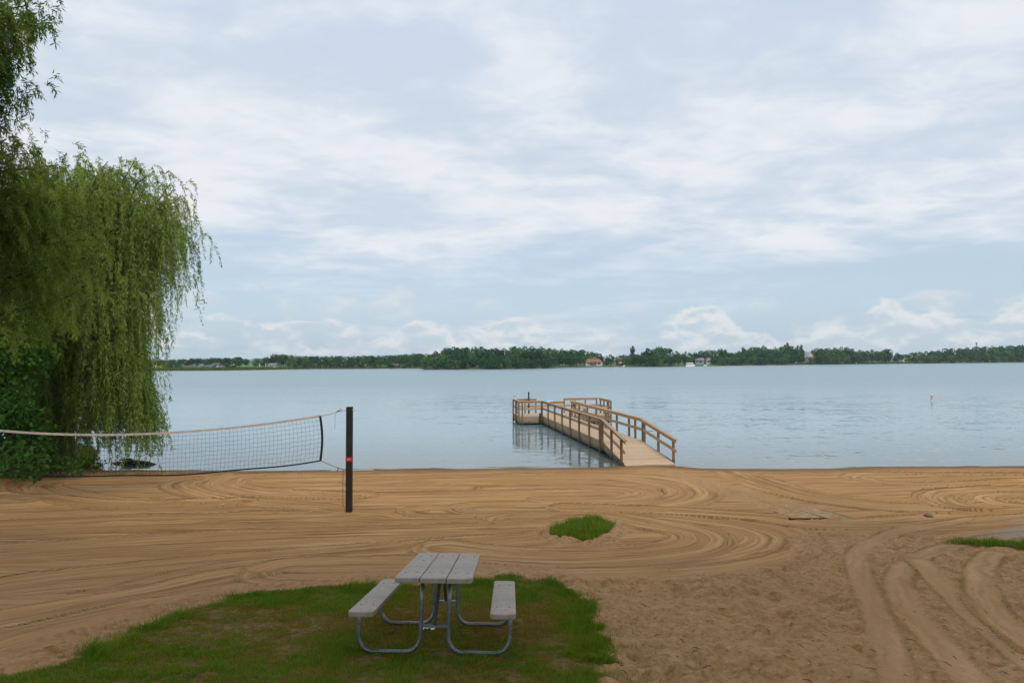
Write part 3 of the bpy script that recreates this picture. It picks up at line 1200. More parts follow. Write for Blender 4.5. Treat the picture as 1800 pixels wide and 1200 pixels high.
def far_tree(kind, px, s, top, label, group=None, wide=1.0, cat='tree', name=None):
    """a tree on the far shore; s is metres behind the waterline, top the photo row of its tip"""
    global NTREE
    NTREE += 1
    d = shore_d(px) + s
    zb = float(land_z(px, d)) - .1
    zt = at(px, top - 1.6, d).z
    h = max(1.0, zt - zb)
    qs = [k for k in PROTO if k[0] == kind]
    k = qs[NTREE % len(qs)]
    nm = name or {'round': 'deciduous_tree', 'tall': 'poplar_tree', 'conifer': 'spruce_tree', 'pine': 'pine_tree', 'bushy': 'shore_bush'}[kind]
    r = thing(nm, label, cat, (px_x(px, d), d, zb), (0, 0, random.random() * 6.28), group)
    wd = h * wide * random.uniform(.9, 1.12)
    r.scale = (wd, wd, h)
    for nm2, me in zip(('crown', 'trunk'), PROTO[k]):
        o = bpy.data.objects.new(nm2, me)
        C.objects.link(o)
        o.parent = r
    return r


def wood(px0, px1, step, s, lift, label, group, wide=1.0, kinds=('round',), jit=2.0, low=None):
    px = px0
    while px < px1:
        q = px + random.uniform(-.3, .3) * step
        ty = top_y(q) + lift + random.uniform(-jit * .3, jit)
        if low is not None:
            ty = low + random.uniform(-jit, jit)
        far_tree(random.choice(kinds), q, s + random.uniform(-2.5, 2.5), ty, label, group, wide)
        px += step


G1 = 'trees of the wooded headland'
L1 = 'dark green rounded tree crowded into the wooded headland across the lake'
wood(757, 1060, 13, 26, .5, L1, G1, .95, jit=2.5)
wood(754, 975, 12, 12, 9, L1, G1, 1.05, jit=6)
wood(750, 975, 7, 2.5, 0, 'low leafy tree at the waterline of the wooded headland', 'waterline trees of the headland', 1.2, ('round', 'bushy'), 4.5, 632)
wood(985, 1025, 9, 8, 10, 'leafy tree left of the orange roofed house on the far shore', 'trees left of the orange roofed house', 1.05, jit=4)
G2 = 'lakeside trees between the two roofed houses and the boat landing'
L2 = 'green lakeside tree between the maroon house and the white pontoon boat'
far_tree('round', 1073, 6, 624, 'round tree standing between the orange roofed house and the maroon house', None, 1.1)
wood(1102, 1184, 8, 3, 9, L2, G2, 1.05, jit=5)
far_tree('pine', 1113, 24, 609.5, 'tall irregular pine rising above the trees right of the maroon house', None, .8)
far_tree('round', 1158, 18, 610, 'broad topped tall tree rising above the trees left of the pontoon boat', None, 1.25)
far_tree('round', 1141, 20, 613, 'smaller rounded tree against the left side of the broad topped tall tree', None, 1.0)
far_tree('bushy', 1104, 6, 628, 'pale green bushy tree beside the maroon house on the far shore', None, 1.3, name='leafy_tree')
wood(1088, 1135, 11, 32, 3, 'dark tree at the back behind the maroon house', 'trees behind the maroon house', 1.0, jit=2)
G3 = 'slim poplars behind the pontoon boat'
for q, ty in ((1185, 620), (1193, 617.5), (1203, 619)):
    far_tree('tall', q, 14, ty, 'slim upright poplar behind the white pontoon boat', G3, 1.0)
for q, ty in ((1212, 621), (1221, 620), (1231, 619), (1240, 616.5), (1250, 617)):
    far_tree('round', q, 22, ty, 'airy tree shading the grey and white lakeside cottages', 'trees around the grey and white cottages', .9)
G4 = 'trees of the wood right of the cottages'
L4 = 'dense green tree in the high wood right of the white cottage'
wood(1262, 1412, 12, 24, .5, L4, G4, .95, jit=2.5)
wood(1258, 1405, 11, 10, 9, L4, G4, 1.0, jit=5)
wood(1254, 1398, 7, 2.5, 0, 'low leafy tree at the waterline below the high wood', 'waterline trees below the high wood', 1.2, ('round', 'bushy'), 4, 629)
far_tree('pine', 1385, 30, 603.5, 'tallest pine poking above the high wood across the lake', None, .8)
far_tree('conifer', 1402, 26, 607.5, 'left one of two pointed spruces left of the red and white house', None, 1.0)
far_tree('conifer', 1409, 26, 607, 'right one of two pointed spruces left of the red and white house', None, 1.0)
far_tree('tall', 1310, 28, 611, 'narrow pointed tree above the left end of the high wood', None, 1.1)
G5 = 'tall trees right of the red and white house'
wood(1430, 1512, 8, 12, .5, 'tall narrow dark tree right of the red and white house', G5, 1.15, ('tall', 'tall', 'round'), 3)
wood(1428, 1516, 7, 2.5, 11, 'dark shore tree below the tall trees right of the red and white house', 'shore trees right of the red and white house', 1.0, ('round', 'tall'), 4)
wood(1516, 1566, 9, 10, .5, 'shore tree between the tall dark trees and the yellow field', 'trees left of the yellow field', 1.0, ('round', 'tall'), 3)
far_tree('round', 1557, 14, 614.5, 'darker taller tree just left of the yellow field across the lake', None, .85)
far_tree('round', 1578, 12, 621, 'round dark tree at the left edge of the yellow field', None, 1.0)
far_tree('round', 1597, 8, 623, 'tree with bare brownish foot standing in front of the yellow field', None, .9)
far_tree('round', 1607, 8, 627, 'small round tree in front of the right part of the yellow field', None, 1.0)
wood(1584, 1622, 9, 160, 1, 'tree on the skyline behind the yellow field', 'skyline trees behind the yellow field', 1.0, jit=1.5)
G6 = 'trees on the wooded hill at the right end of the far shore'
L6 = 'deep green tree on the wooded hill under the thin mast'
wood(1624, 1900, 15, 46, .5, L6, G6, 1.0, jit=1.5)
wood(1620, 1900, 13, 18, 8, L6, G6, 1.05, jit=5)
wood(1616, 1900, 9, 2.5, 0, 'low leafy tree at the waterline of the hill under the thin mast', 'waterline trees under the thin mast', 1.2, ('round', 'bushy'), 4, 628)
far_tree('bushy', 1492, 3, 633, 'bright green waterside bush below the tall dark trees', None, 1.4, 'bush')
# left shore
wood(262, 425, 9, 120, .6, 'small dark tree of the row behind the purple roofed barn and farm buildings', 'trees behind the farm buildings', 1.25, jit=1.0)
G7 = 'trees along the left part of the far shore'
L7 = 'grey green tree on the low far shore left of the wooded headland'
wood(515, 752, 11, 26, 5.5, L7, G7, 1.1, jit=4)
wood(500, 745, 12, 60, 1.5, L7, G7, 1.1, jit=2)
wood(520, 742, 9, 4, 0, 'small leafy waterside tree left of the wooded headland', 'waterside trees left of the headland', 1.3, ('round', 'bushy'), 4, 640)
for q, ty in ((398, 638), (420, 634), (432, 633), (452, 631), (468, 629), (480, 627), (488, 623.5), (498, 624)):
    far_tree('round', q, 55, ty, 'dark rounded tree behind the small white farmhouses', 'trees behind the white farmhouses', 1.1)
for q, ty in ((292, 642), (300, 641.5), (311, 641), (317, 640.5)):
    far_tree('round', q, 20, ty, 'small dark tree in the row left of the purple roofed barn', 'tree row left of the purple roofed barn', 1.2)
far_tree('round', 398, 14, 638.5, 'bright green round tree right of the white farmhouse', None, 1.25)
far_tree('bushy', 411, 10, 642, 'olive bush right of the bright green round tree', None, 1.4, 'bush')
far_tree('bushy', 376, 8, 645, 'low olive bush below the white farmhouse', None, 1.6, 'bush')


def woods_mass(name, label, px0, px1, s, step, lift):
    """distant wood that reads as one mass"""
    parts = []
    for q in np.arange(px0, px1, step):
        qq = q + random.uniform(-.4, .4) * step
        d = shore_d(qq) + s + random.uniform(-25, 25)
        zb = float(land_z(qq, d)) - .2
        zt = at(qq, top_y(qq) + lift + random.uniform(-.3, 1.2), d).z
        h = max(2.0, zt - zb)
        V, F, T = crown_proto('round', int(RNG.integers(1e9)), 260)
        V = V * np.array([h * 1.35, h * 1.35, h]) + np.array([px_x(qq, d), d, zb])
        parts.append((V, F, T))
    V, F, T = merge(parts)
    o = np_mesh(name, V, F, M['far_leaf'], attrs={'tint': T})
    tag(o, label, 'woods', kind='stuff')


woods_mass('far_woods', 'low wood on the skyline behind the farmhouses and fields', -250, 760, 330, 6, 0)
woods_mass('far_woods', 'wood on the skyline behind the lake houses and cottages', 975, 1640, 180, 7, 5)
woods_mass('far_woods', 'wood covering the hill under the thin radio mast', 1640, 2900, 110, 14, 1)
woods_mass('far_woods', 'wood on the far shore hidden behind the willows', -800, -250, 200, 14, 0)
woods_mass('far_woods', 'waterside wood beyond the right end of the photo', 1900, 2900, 12, 14, 6)

# reeds along the left part of the far shore
def reeds(px0, px1, n, h, label):
    q = RNG.uniform(px0, px1, n)
    s = RNG.uniform(.5, 7, n)
    d = np.interp(q, SH_PX, SH_D) + s
    P = np.c_[(q - 900) / 1200 * d, d, land_z(q, d) - .1]
    D = np.c_[RNG.normal(size=n) * .15, RNG.normal(size=n) * .15, np.ones(n)]
    V, F, T = leaf_arrays(P, D, h * RNG.uniform(.6, 1.2, n), .35, np.clip(RNG.normal(.45, .2, n), 0, 1), RNG)
    o = np_mesh('reeds', V, F, M['reed'], attrs={'tint': T})
    tag(o, label, 'reeds', kind='stuff')


reeds(150, 480, 9000, .9, 'band of green reeds along the waterline below the farmhouses')
reeds(480, 748, 4000, .7, 'thin strip of reeds along the waterline left of the headland')
reeds(1400, 1640, 3500, .7, 'thin strip of reeds below the tall dark trees and yellow field')


# ------------------------------------------------------------------ far houses, boats, masts
def house(name, label, px, s, w_px, base_y, eave_y, ridge_y, depth_m, wall, roof, hip=0.0, windows=(), yaw=0.0, cat='house', lower=None, gable_front=False, base_on_land=True):
    d = shore_d(px) + s
    wid = w_px * d / 1200
    zb = at(px, base_y, d).z
    eh = at(px, eave_y, d).z - zb
    rh = at(px, ridge_y, d).z - zb
    zg = float(land_z(px, d))
    r = thing(name, label, cat, (px_x(px, d), d, zb), (0, 0, yaw))
    x0, x1, y0, y1 = -wid / 2, wid / 2, -depth_m / 2, depth_m / 2
    foot = min(0, zg - zb) - .3
    b = MB()
    if gable_front:
        vs = [(x0, y0, foot), (x1, y0, foot), (x1, y0, eh), (0, y0, rh - .12), (x0, y0, eh), (x0, y1, foot), (x1, y1, foot), (x1, y1, eh), (0, y1, rh - .12), (x0, y1, eh)]
        b.add(vs, [(0, 1, 2, 3, 4), (9, 8, 7, 6, 5), (0, 4, 9, 5), (1, 6, 7, 2)])
    elif hip:
        b.box((0, 0, (eh + foot) / 2), (wid, depth_m, eh - foot))
    else:
        vs = [(x0, y0, foot), (x0, y1, foot), (x0, y1, eh), (x0, 0, rh - .12), (x0, y0, eh), (x1, y0, foot), (x1, y1, foot), (x1, y1, eh), (x1, 0, rh - .12), (x1, y0, eh)]
        b.add(vs, [(0, 1, 2, 3, 4), (9, 8, 7, 6, 5), (0, 4, 9, 5), (1, 6, 7, 2)])
    b.build('wall', M[wall] if isinstance(wall, str) else wall, r)
    e = .35
    f = MB()
    if gable_front:
        k = (rh - eh) / (wid / 2)
        f.add([(x0 - e, y0 - e, eh - e * k), (0, y0 - e, rh), (0, y1 + e, rh), (x0 - e, y1 + e, eh - e * k), (x1 + e, y0 - e, eh - e * k), (x1 + e, y1 + e, eh - e * k),
               (x0 - e, y0 - e, eh - e * k + .15), (0, y0 - e, rh + .15), (0, y1 + e, rh + .15), (x0 - e, y1 + e, eh - e * k + .15), (x1 + e, y0 - e, eh - e * k + .15), (x1 + e, y1 + e, eh - e * k + .15)],
              [(6, 7, 8, 9), (7, 10, 11, 8), (0, 3, 2, 1), (1, 2, 5, 4), (0, 1, 7, 6), (1, 4, 10, 7), (0, 6, 9, 3), (4, 5, 11, 10), (2, 3, 9, 8), (5, 2, 8, 11)])
    else:
        k = (rh - eh) / (depth_m / 2)
        h_ = hip * wid * .5
        zl = eh - e * k + .01
        f.add([(x0 - e, y0 - e, zl), (x1 + e, y0 - e, zl), (x1 + e, y1 + e, zl), (x0 - e, y1 + e, zl), (x0 - e + h_, 0, rh), (x1 + e - h_, 0, rh)],
              [(0, 1, 5, 4), (2, 3, 4, 5), (1, 2, 5), (3, 0, 4), (0, 3, 2, 1)])
    f.build('roof', roof, r)
    for (wx, wz, ww, wh) in windows:
        q = MB()
        q.box((x0 + wx * wid, y0 - .03, eh * wz), (ww * wid, .06, wh * eh))
        o = q.build('window', M['win'], r)
    return r, (x0, x1, y0, y1, eh, rh)


M['win'] = plain('window_glass', (.03, .04, .05), .15, var=.1)
M['orange_roof'] = plain('orange_roof', (.30, .125, .075), .9, scale=1.5)
M['maroon'] = plain('maroon_siding', (.14, .07, .065), .9)
M['maroon_roof'] = plain('maroon_roof', (.12, .075, .07), .9)
M['grey_siding'] = plain('grey_siding', (.27, .32, .37), .9)
M['grey_roof'] = plain('grey_roof', (.20, .21, .23), .9)
M['purple_roof'] = plain('purple_roof', (.12, .085, .085), .9)
M['teal_roof'] = plain('teal_roof', (.06, .15, .16), .8)
M['white_wall'] = plain('white_wall', (.50, .50, .48), .8, var=.05)
M['red_wall'] = plain('red_wall', (.42, .05, .055), .8)
M['pink_wall'] = plain('pink_wall', (.25, .15, .13), .8)
M['brown_wall'] = plain('brown_wall', (.13, .08, .06), .8)

h1, q1 = house('lake_house', 'long low lake house with orange roof and white walls on the far shore', 1043, 12, 29, 640.5, 636, 630.5, 6.5, 'white_wall', M['orange_roof'], hip=.35,
               windows=[(.16, .5, .10, .5), (.32, .5, .12, .6), (.62, .5, .09, .5), (.8, .45, .16, .8)])
x0, x1, y0, y1, eh, rh = q1
pc = MB().box((x0 + .45 * (x1 - x0), y0 - 1.3, eh - .08), (3.6, 2.4, .16))
for sx in (-1.6, 0, 1.6):
    pc.box((x0 + .45 * (x1 - x0) + sx, y0 - 2.4, eh / 2 - .2), (.14, .14, eh))
pc.build('porch', M['orange_roof'], h1)
MB().box((x1 + 1.4, .2, eh * .45), (2.6, 4, eh * .9)).build('garage', M['brown_wall'], h1)
MB().box((.8, .6, rh + .1), (.5, .5, .9)).build('chimney', M['brown_wall'], h1)
h2, _ = house('lake_house', 'maroon two storey house half hidden by trees on the far shore', 1091, 14, 13, 640.5, 632, 628.5, 5.5, 'maroon', M['maroon_roof'],
              windows=[(.25, .75, .16, .22), (.7, .75, .16, .22), (.55, .28, .5, .25)])
MB().box((.2, -3.2, 1.1), (3.2, .9, 1.2)).build('balcony', M['white_wall'], h2)
h3, _ = house('cottage', 'grey blue cottage under the airy lakeside trees', 1228, 20, 15, 638, 633, 628.5, 5, 'grey_siding', M['grey_roof'],
              windows=[(.2, .5, .18, .5), (.6, .5, .3, .6)])
h4, _ = house('cottage', 'small white cottage right of the grey blue one', 1245, 18, 11, 638, 632, 628, 5, 'white_wall', M['grey_roof'],
              windows=[(.3, .5, .25, .5), (.75, .5, .2, .5)], gable_front=True)
h5, _ = house('tall_house', 'narrow red and white gabled house between tall trees', 1422, 8, 8, 633, 626, 619, 6, 'white_wall', M['white_wall'], gable_front=True,
              windows=[(.5, .75, .3, .25)])
MB().box((0, -3.06, 1.1), (3.0, .12, 2.3)).build('lower_siding', M['red_wall'], h5)
house('barn', 'small barn with purple roof and white gable end by the reeds', 331, 12, 16, 648, 645, 642, 4, 'white_wall', M['purple_roof'], yaw=.5, windows=[(.7, .5, .15, .6)], cat='barn')
house('farmhouse', 'grey gabled farmhouse right of the purple roofed barn', 353, 30, 8, 647, 643.5, 640, 4, 'grey_siding', M['grey_roof'], windows=[(.4, .5, .25, .5)], gable_front=True)
house('shed', 'low grey shed joined on the right of the grey farmhouse', 361, 31, 7, 646.5, 644, 641.5, 4, 'grey_siding', M['purple_roof'], windows=[(.5, .5, .3, .5)], cat='shed')
house('farm_building', 'low farm building with teal roof left of the white farmhouse', 371, 26, 10, 646, 643.5, 641, 5, 'white_wall', M['teal_roof'], windows=[(.3, .5, .2, .5)], cat='farm building')
house('farmhouse', 'white two storey farmhouse with small grey roof among low bushes', 382, 30, 11, 645, 640.5, 637.5, 5, 'white_wall', M['purple_roof'], windows=[(.25, .7, .15, .25), (.7, .7, .15, .25), (.5, .25, .2, .3)])
house('farmhouse', 'white farmhouse beside a dark tree right of the utility poles', 481, 22, 11, 645, 641, 638, 5, 'white_wall', M['grey_roof'], windows=[(.3, .5, .2, .4), (.7, .5, .2, .4)])
house('boat_shed', 'tiny pink shed at the water left of the headland', 651, 3, 8, 647.5, 645, 643, 3, 'pink_wall', M['maroon_roof'], windows=[(.5, .5, .25, .5)], cat='shed')
house('cabin', 'brown roofed cabin among trees left of the headland', 695, 16, 11, 645, 641.5, 638.5, 4, 'white_wall', M['maroon_roof'], windows=[(.3, .5, .2, .5), (.7, .5, .2, .5)], cat='cabin')
for q, lb in ((456.5, 'pale utility pole nearer the bright green tree'), (467, 'pale utility pole nearer the white farmhouse and dark tree')):
    d = shore_d(q) + 14
    b0, b1 = at(q, 647, d), at(q, 638.5, d)
    r = thing('utility_pole', lb, 'utility pole', (b0.x, b0.y, float(land_z(q, d)) - .2), group='utility poles by the stubble field')
    MB().tube([(0, 0, 0), (0, 0, b1.z - float(land_z(q, d)) + .2)], [.14, .10], 8).build('pole', M['white_paint'], r)
    MB().box((0, 0, b1.z - float(land_z(q, d)) - .2), (.9, .08, .1)).build('crossarm', M['white_paint'], r)
# mast on the hill
d = shore_d(1717) + 170
p0, p1 = at(1717, 618, d), at(1717, 601.5, d)
r = thing('radio_mast', 'thin lattice radio mast rising above the wooded hill at right', 'mast', (p0.x, d, 2))
mm = MB()
H_ = p1.z - 2
for k in range(3):
    a = k * 2.1
    mm.tube([(.7 * math.cos(a), .7 * math.sin(a), 0), (.25 * math.cos(a), .25 * math.sin(a), H_)], .10, 5)
for k in range(22):
    z = H_ * k / 22
    w_ = .7 - .45 * k / 22
    mm.box((0, 0, z), (w_ * 1.7, .08, .08))
mm.build('lattice', M['dark_steel'], r)
MB().box((0, 0, H_ - .8), (2.0, .5, .8)).box((0, 0, H_ - 2.8), (1.6, .5, .6)).build('antenna', M['grey_roof'], r)
d = shore_d(1533) + 420
p1 = at(1533, 612.5, d)
r = thing('water_tower', 'faint pale water tower far behind the trees left of the field', 'tower', (p1.x, d, 1))
MB().tube([(0, 0, 0), (0, 0, p1.z - 6)], [.9, .7], 8).build('shaft', M['grey_siding'], r)
MB().lathe([(.7, p1.z - 6.4), (2.2, p1.z - 4.8), (2.4, p1.z - 3.6), (1.8, p1.z - 2.2), (.4, p1.z - 1.5)], 12).build('tank', M['grey_siding'], r)


def pontoon(px, base_y, length_px, label, canopy=True, s=-4):
    d = shore_d(px) + s
    L = length_px * d / 1200
    r = thing('pontoon_boat' if canopy else 'motor_boat', label, 'boat', (px_x(px, d), d, .05))
    if canopy:
        h = MB()
        for yy in (-.9, .9):
            h.tube([(-L / 2, yy, .1), (L / 2 - .5, yy, .1), (L / 2, yy, .3)], [.3, .3, .12], 10)
        h.build('hull', M['steel'], r)
        MB().box((0, 0, .48), (L * .96, 2.3, .12)).build('deck', M['grey_siding'], r)
        MB().box((0, -1.1, .85), (L * .86, .06, .6)).box((0, 1.1, .85), (L * .86, .06, .6)).box((-L * .43, 0, .85), (.06, 2.2, .6)).build('railing', M['white_plastic'], r)
        MB().box((-.3, 0, 1.75), (L * .7, 2.2, .5)).build('cover', M['white_plastic'], r, bevel=.12)
    else:
        h = MB()
        h.add([(-L / 2, -.7, .05), (L / 2 - .6, -.6, .05), (L / 2, 0, .15), (L / 2 - .6, .6, .05), (-L / 2, .7, .05),
               (-L / 2, -.9, .7), (L / 2 - .5, -.8, .8), (L / 2 + .35, 0, .9), (L / 2 - .5, .8, .8), (-L / 2, .9, .7)],
              [(0, 1, 6, 5), (1, 2, 7, 6), (2, 3, 8, 7), (3, 4, 9, 8), (4, 0, 5, 9), (5, 6, 7, 8, 9), (4, 3, 2, 1, 0)])
        h.build('hull', M['white_plastic'], r)
        MB().add([(.2, -.6, .78), (.2, .6, .78), (-.1, .55, 1.25), (-.1, -.55, 1.25)], [(0, 1, 2, 3)]).build('windshield', M['win'], r)
        MB().box((-L / 2 - .15, 0, .7), (.35, .4, .9)).build('outboard_motor', M['dark_steel'], r)
    return r


pontoon(1213, 642, 17, 'white covered pontoon boat moored below the slim poplars')
pontoon(1239, 643, 6, 'small white motor boat below the white cottage', False)
pontoon(1096, 645, 4, 'tiny white boat at the shore below the maroon house', False)
pontoon(1504, 640, 4, 'tiny white boat drawn up below the tall dark trees', False, 2)
for px, lb, L in ((1043, 'low white dock below the orange roofed house', 26), (1080, 'small pale dock below the maroon house', 6)):
    d = shore_d(px) - 5
    r = thing('boat_dock', lb, 'dock', (px_x(px, d), d, 0))
    W_ = L * d / 1200
    MB().box((0, 0, .5), (W_, 1.6, .14)).build('deck', M['pale_edge'], r)
    lg = MB()
    for k in range(4):
        lg.tube([(-W_ / 2 + W_ * k / 3.02 + .1, -.6, -1), (-W_ / 2 + W_ * k / 3.02 + .1, -.6, .9)], .06, 6)
    lg.build('piles', M['steel'], r)

# ------------------------------------------------------------------ swim buoy
bp = at(1637.5, 701, 66.0)
r = thing('swim_buoy', 'white swim buoy with orange bands floating far out on the lake', 'buoy', (bp.x, 66.0, 0), (R(4), R(3), 0))
r.scale = (.85, .85, .88)
MB().lathe([(.10, -.25), (.115, .05), (.115, .52), (.14, .55)], 18).build('body', M['white_plastic'], r, smooth=True)
MB().lathe([(.119, .13), (.119, .23)], 18).build('band', M['orange'], r)
MB().lathe([(.119, .30), (.119, .38)], 18).build('band', M['orange'], r)
MB().lathe([(.15, .54), (.165, .58), (.13, .64)], 18).build('cap', M['orange'], r)
MB().lathe([(.128, .638), (.06, .66)], 18).build('top', M['white_plastic'], r)

# ------------------------------------------------------------------ fishing dock
D0 = Vector((4.05, 30.7, 0))
DV = Vector((-.148, .989, 0)).normalized()
DU = Vector((DV.y, -DV.x, 0))
dyaw = math.atan2(DU.y, DU.x)
dock = thing('fishing_dock', 'weathered wooden dock with railings and a sloping ramp running from sand into lake', 'dock', D0, (0, 0, dyaw))
# local frame: x across the walkway (to the right), y along it (away from the beach)
W_, L_ = 1.80, 13.85
ZD, ZR = .53, 1.52
FX0, FX1, FY0, FY1 = -1.5, 4.45, L_, L_ + 2.5
MB().box((W_ / 2, L_ / 2, ZD - .02), (W_, L_, .04)).build('walkway_deck', M['deck'], dock)
MB().box(((FX0 + FX1) / 2, (FY0 + FY1) / 2 + .01, ZD - .022), (FX1 - FX0, FY1 - FY0, .04)).build('platform_deck', M['deck'], dock)
for a in (-.022, W_ + .022):
    MB().box((a, L_ / 2 - .03, ZD - .235), (.04, L_ - .06, .43)).build('fascia', M['fascia'], dock)
for a, b_, w_, l_ in (((FX0 + 0) / 2 - .03, FY0 - .022, -FX0 - .05, .04), ((FX1 + W_) / 2 + .03, FY0 - .022, FX1 - W_ - .05, .04), ((FX0 + FX1) / 2, FY1 + .042, FX1 - FX0 + .08, .04)):
    MB().box((a, b_, ZD - .235), (w_, l_, .43)).build('fascia', M['fascia'], dock)
for a in (FX0 - .022, FX1 + .022):
    MB().box((a, (FY0 + FY1) / 2, ZD - .235), (.04, FY1 - FY0 + .04, .43)).build('fascia', M['fascia'], dock)
# floats below the deck
MB().box((W_ / 2, L_ / 2 - .1, .0), (W_ - .3, L_ - .4, .30)).build('float', M['dark_edge'], dock)
MB().box(((FX0 + FX1) / 2, (FY0 + FY1) / 2, .0), (FX1 - FX0 - .3, FY1 - FY0 - .3, .30)).build('float', M['dark_edge'], dock)


def dpost(x, y, top=ZR - .04, bot=.02, s=.09):
    o = MB().box((0, 0, (top - bot) / 2), (s, s, top - bot)).build('post', M['dock_post'], dock, bevel=.006)
    o.location = (x, y, bot)
    return o


def drail(p, q, name='top_rail', cap=True, drop=0.0):
    p, q = Vector(p), Vector(q)
    if cap:
        tr_ = MB().beam(p, q, .15, .038).build(name, M['rail_wood'], dock, bevel=.006)
        dn = Vector((0, 0, -.085))
        dd = (q - p).normalized() * .02
        MB().beam(p + dn + dd, q + dn - dd, .036, .13).build('rail_board', M['rail_wood'], tr_, bevel=.005)
    else:
        MB().beam(p, q, .036, .13).build(name, M['rail_wood'], dock, bevel=.005)


OUT = .09
# walkway rails
NI = 7
for k in range(NI + 1):
    yy = .06 + (L_ - .16) * k / NI
    dpost(-OUT, yy)
    dpost(W_ + OUT, yy)
dpost(W_ + OUT, 1.1)
dpost(W_ + OUT, L_ - 1.0)
dpost(-OUT, .06 + .10)
for a in (-.025, W_ + .025):
    drail((a, 0, ZR), (a, L_ - .02, ZR))
    drail((a, .01, ZR - .50), (a, L_ - .1, ZR - .50), 'mid_rail', False)
# ramp
YB = -3.75
ZB = .10
XL, XR = -.24, W_ - .02


def ramp_pt(x, f, dz=0.0):
    """f: 0 at the top of the ramp, 1 at the sand"""
    xx = x * W_ * (1 - f) + (XL + (XR - XL) * x) * f
    return Vector((xx, -.03 + YB * f, ZD + (ZB - ZD) * f + dz))


rm = MB()
rm.add([ramp_pt(0, 0), ramp_pt(1, 0), ramp_pt(1, 1.07), ramp_pt(0, 1.07), ramp_pt(0, 0, -.05), ramp_pt(1, 0, -.05), ramp_pt(1, 1.07, -.05), ramp_pt(0, 1.07, -.05)],
       [(0, 3, 2, 1), (4, 5, 6, 7), (0, 1, 5, 4), (2, 3, 7, 6), (1, 2, 6, 5), (3, 0, 4, 7)])
rm.build('ramp_deck', M['deck'], dock)
for xx, o_ in ((0, -.022), (1, .022)):
    p, q = ramp_pt(xx, .01, -.17), ramp_pt(xx, 1.0, -.12)
    p.x += o_
    q.x += o_
    MB().beam(p, q, .04, .30).build('fascia', M['fascia'], dock)
    for f in (.05, .52, .97):
        b0 = ramp_pt(xx, f)
        dpost(b0.x + o_ * 3.2, b0.y, b0.z + .93, b0.z - .35)
    p, q = ramp_pt(xx, -.0, .97), ramp_pt(xx, 1.09, .97)
    p.x += o_ * .4
    q.x += o_ * .4
    drail(p, q)
    p, q = ramp_pt(xx, .02, .50), ramp_pt(xx, 1.08, .50)
    p.x += o_ * 1.4
    q.x += o_ * 1.4
    drail(p, q, 'mid_rail', False)
# platform rails: closed at both wings, open and lowered in the middle of the back
for x in (FX0 + .12, FX0 * .08):
    dpost(x, FY0 - OUT)
dpost(FX0 - OUT, FY0 + .0)
dpost(FX0 - OUT, (FY0 + FY1) / 2)
dpost(FX0 - OUT, FY1 - .05)
for x in (FX0 + .2, FX0 + .75, .0, 2.0, 2.75, 3.5, 4.3):
    dpost(x, FY1 + OUT + .02)
for y in (FY0 - .02, FY0 + .75, FY0 + 1.6, FY1 - .05):
    dpost(FX1 + OUT, y)
dpost(FX1 - .08, FY0 - OUT)
dpost(W_ + .9, FY0 - OUT, ZR - .55)
drail((FX0 - .02, FY0 - .025, ZR), (-.10, FY0 - .025, ZR))
drail((FX0, FY0 - .025, ZR - .5), (-.06, FY0 - .025, ZR - .5), 'mid_rail', False)
drail((FX0 - .025, FY0 + .06, ZR + .002), (FX0 - .025, FY1 + .05, ZR + .002))
drail((FX0 - .025, FY0 + .02, ZR - .5), (FX0 - .025, FY1, ZR - .5), 'mid_rail', False)
drail((FX0 + .06, FY1 + .045, ZR), (.06, FY1 + .045, ZR))
drail((FX0 + .02, FY1 + .045, ZR - .5), (2.0, FY1 + .045, ZR - .5), 'mid_rail', False)
drail((.95, FY1 + .045, ZR - .22), (1.96, FY1 + .045, ZR - .22), 'low_rail')
drail((1.9, FY1 + .045, ZR), (FX1 - .06, FY1 + .045, ZR))
drail((2.02, FY1 + .045, ZR - .5), (FX1, FY1 + .045, ZR - .5), 'mid_rail', False)
drail((FX1 + .025, FY0 - .05, ZR + .002), (FX1 + .025, FY1 + .05, ZR + .002))
drail((FX1 + .025, FY0 - .05, ZR - .5), (FX1 + .025, FY1, ZR - .5), 'mid_rail', False)
drail((W_ + .1, FY0 - .025, ZR - .5), (FX1 - .02, FY0 - .025, ZR - .5), 'mid_rail', False)
for (x, y, tz) in ((-.55, FY1 - .25, 2.0), (2.6, FY1 - .22, 1.35), (-.25, FY0 - .22, .75)):
    MB().tube([(x, y, -1.2), (x, y, tz)], .055, 10).build('mooring_pipe', M['dark_steel'], dock, smooth=True)
ml_ = MB().lathe([(.06, 0), (.06, .09), (.085, .09), (.085, .13)], 12, (FX0 - .02, FY1 - .4, ZR + .02)).build('marker_light', M['white_plastic'], dock)
MB().lathe([(.075, 0), (.075, .06), (.03, .09)], 12, (FX0 - .02, FY1 - .4, ZR + .15)).build('marker_cap', M['orange'], ml_)
MB().box((.98, FY1 + .04, ZR - .17), (.42, .12, .05)).build('measuring_board', M['white_plastic'], dock)

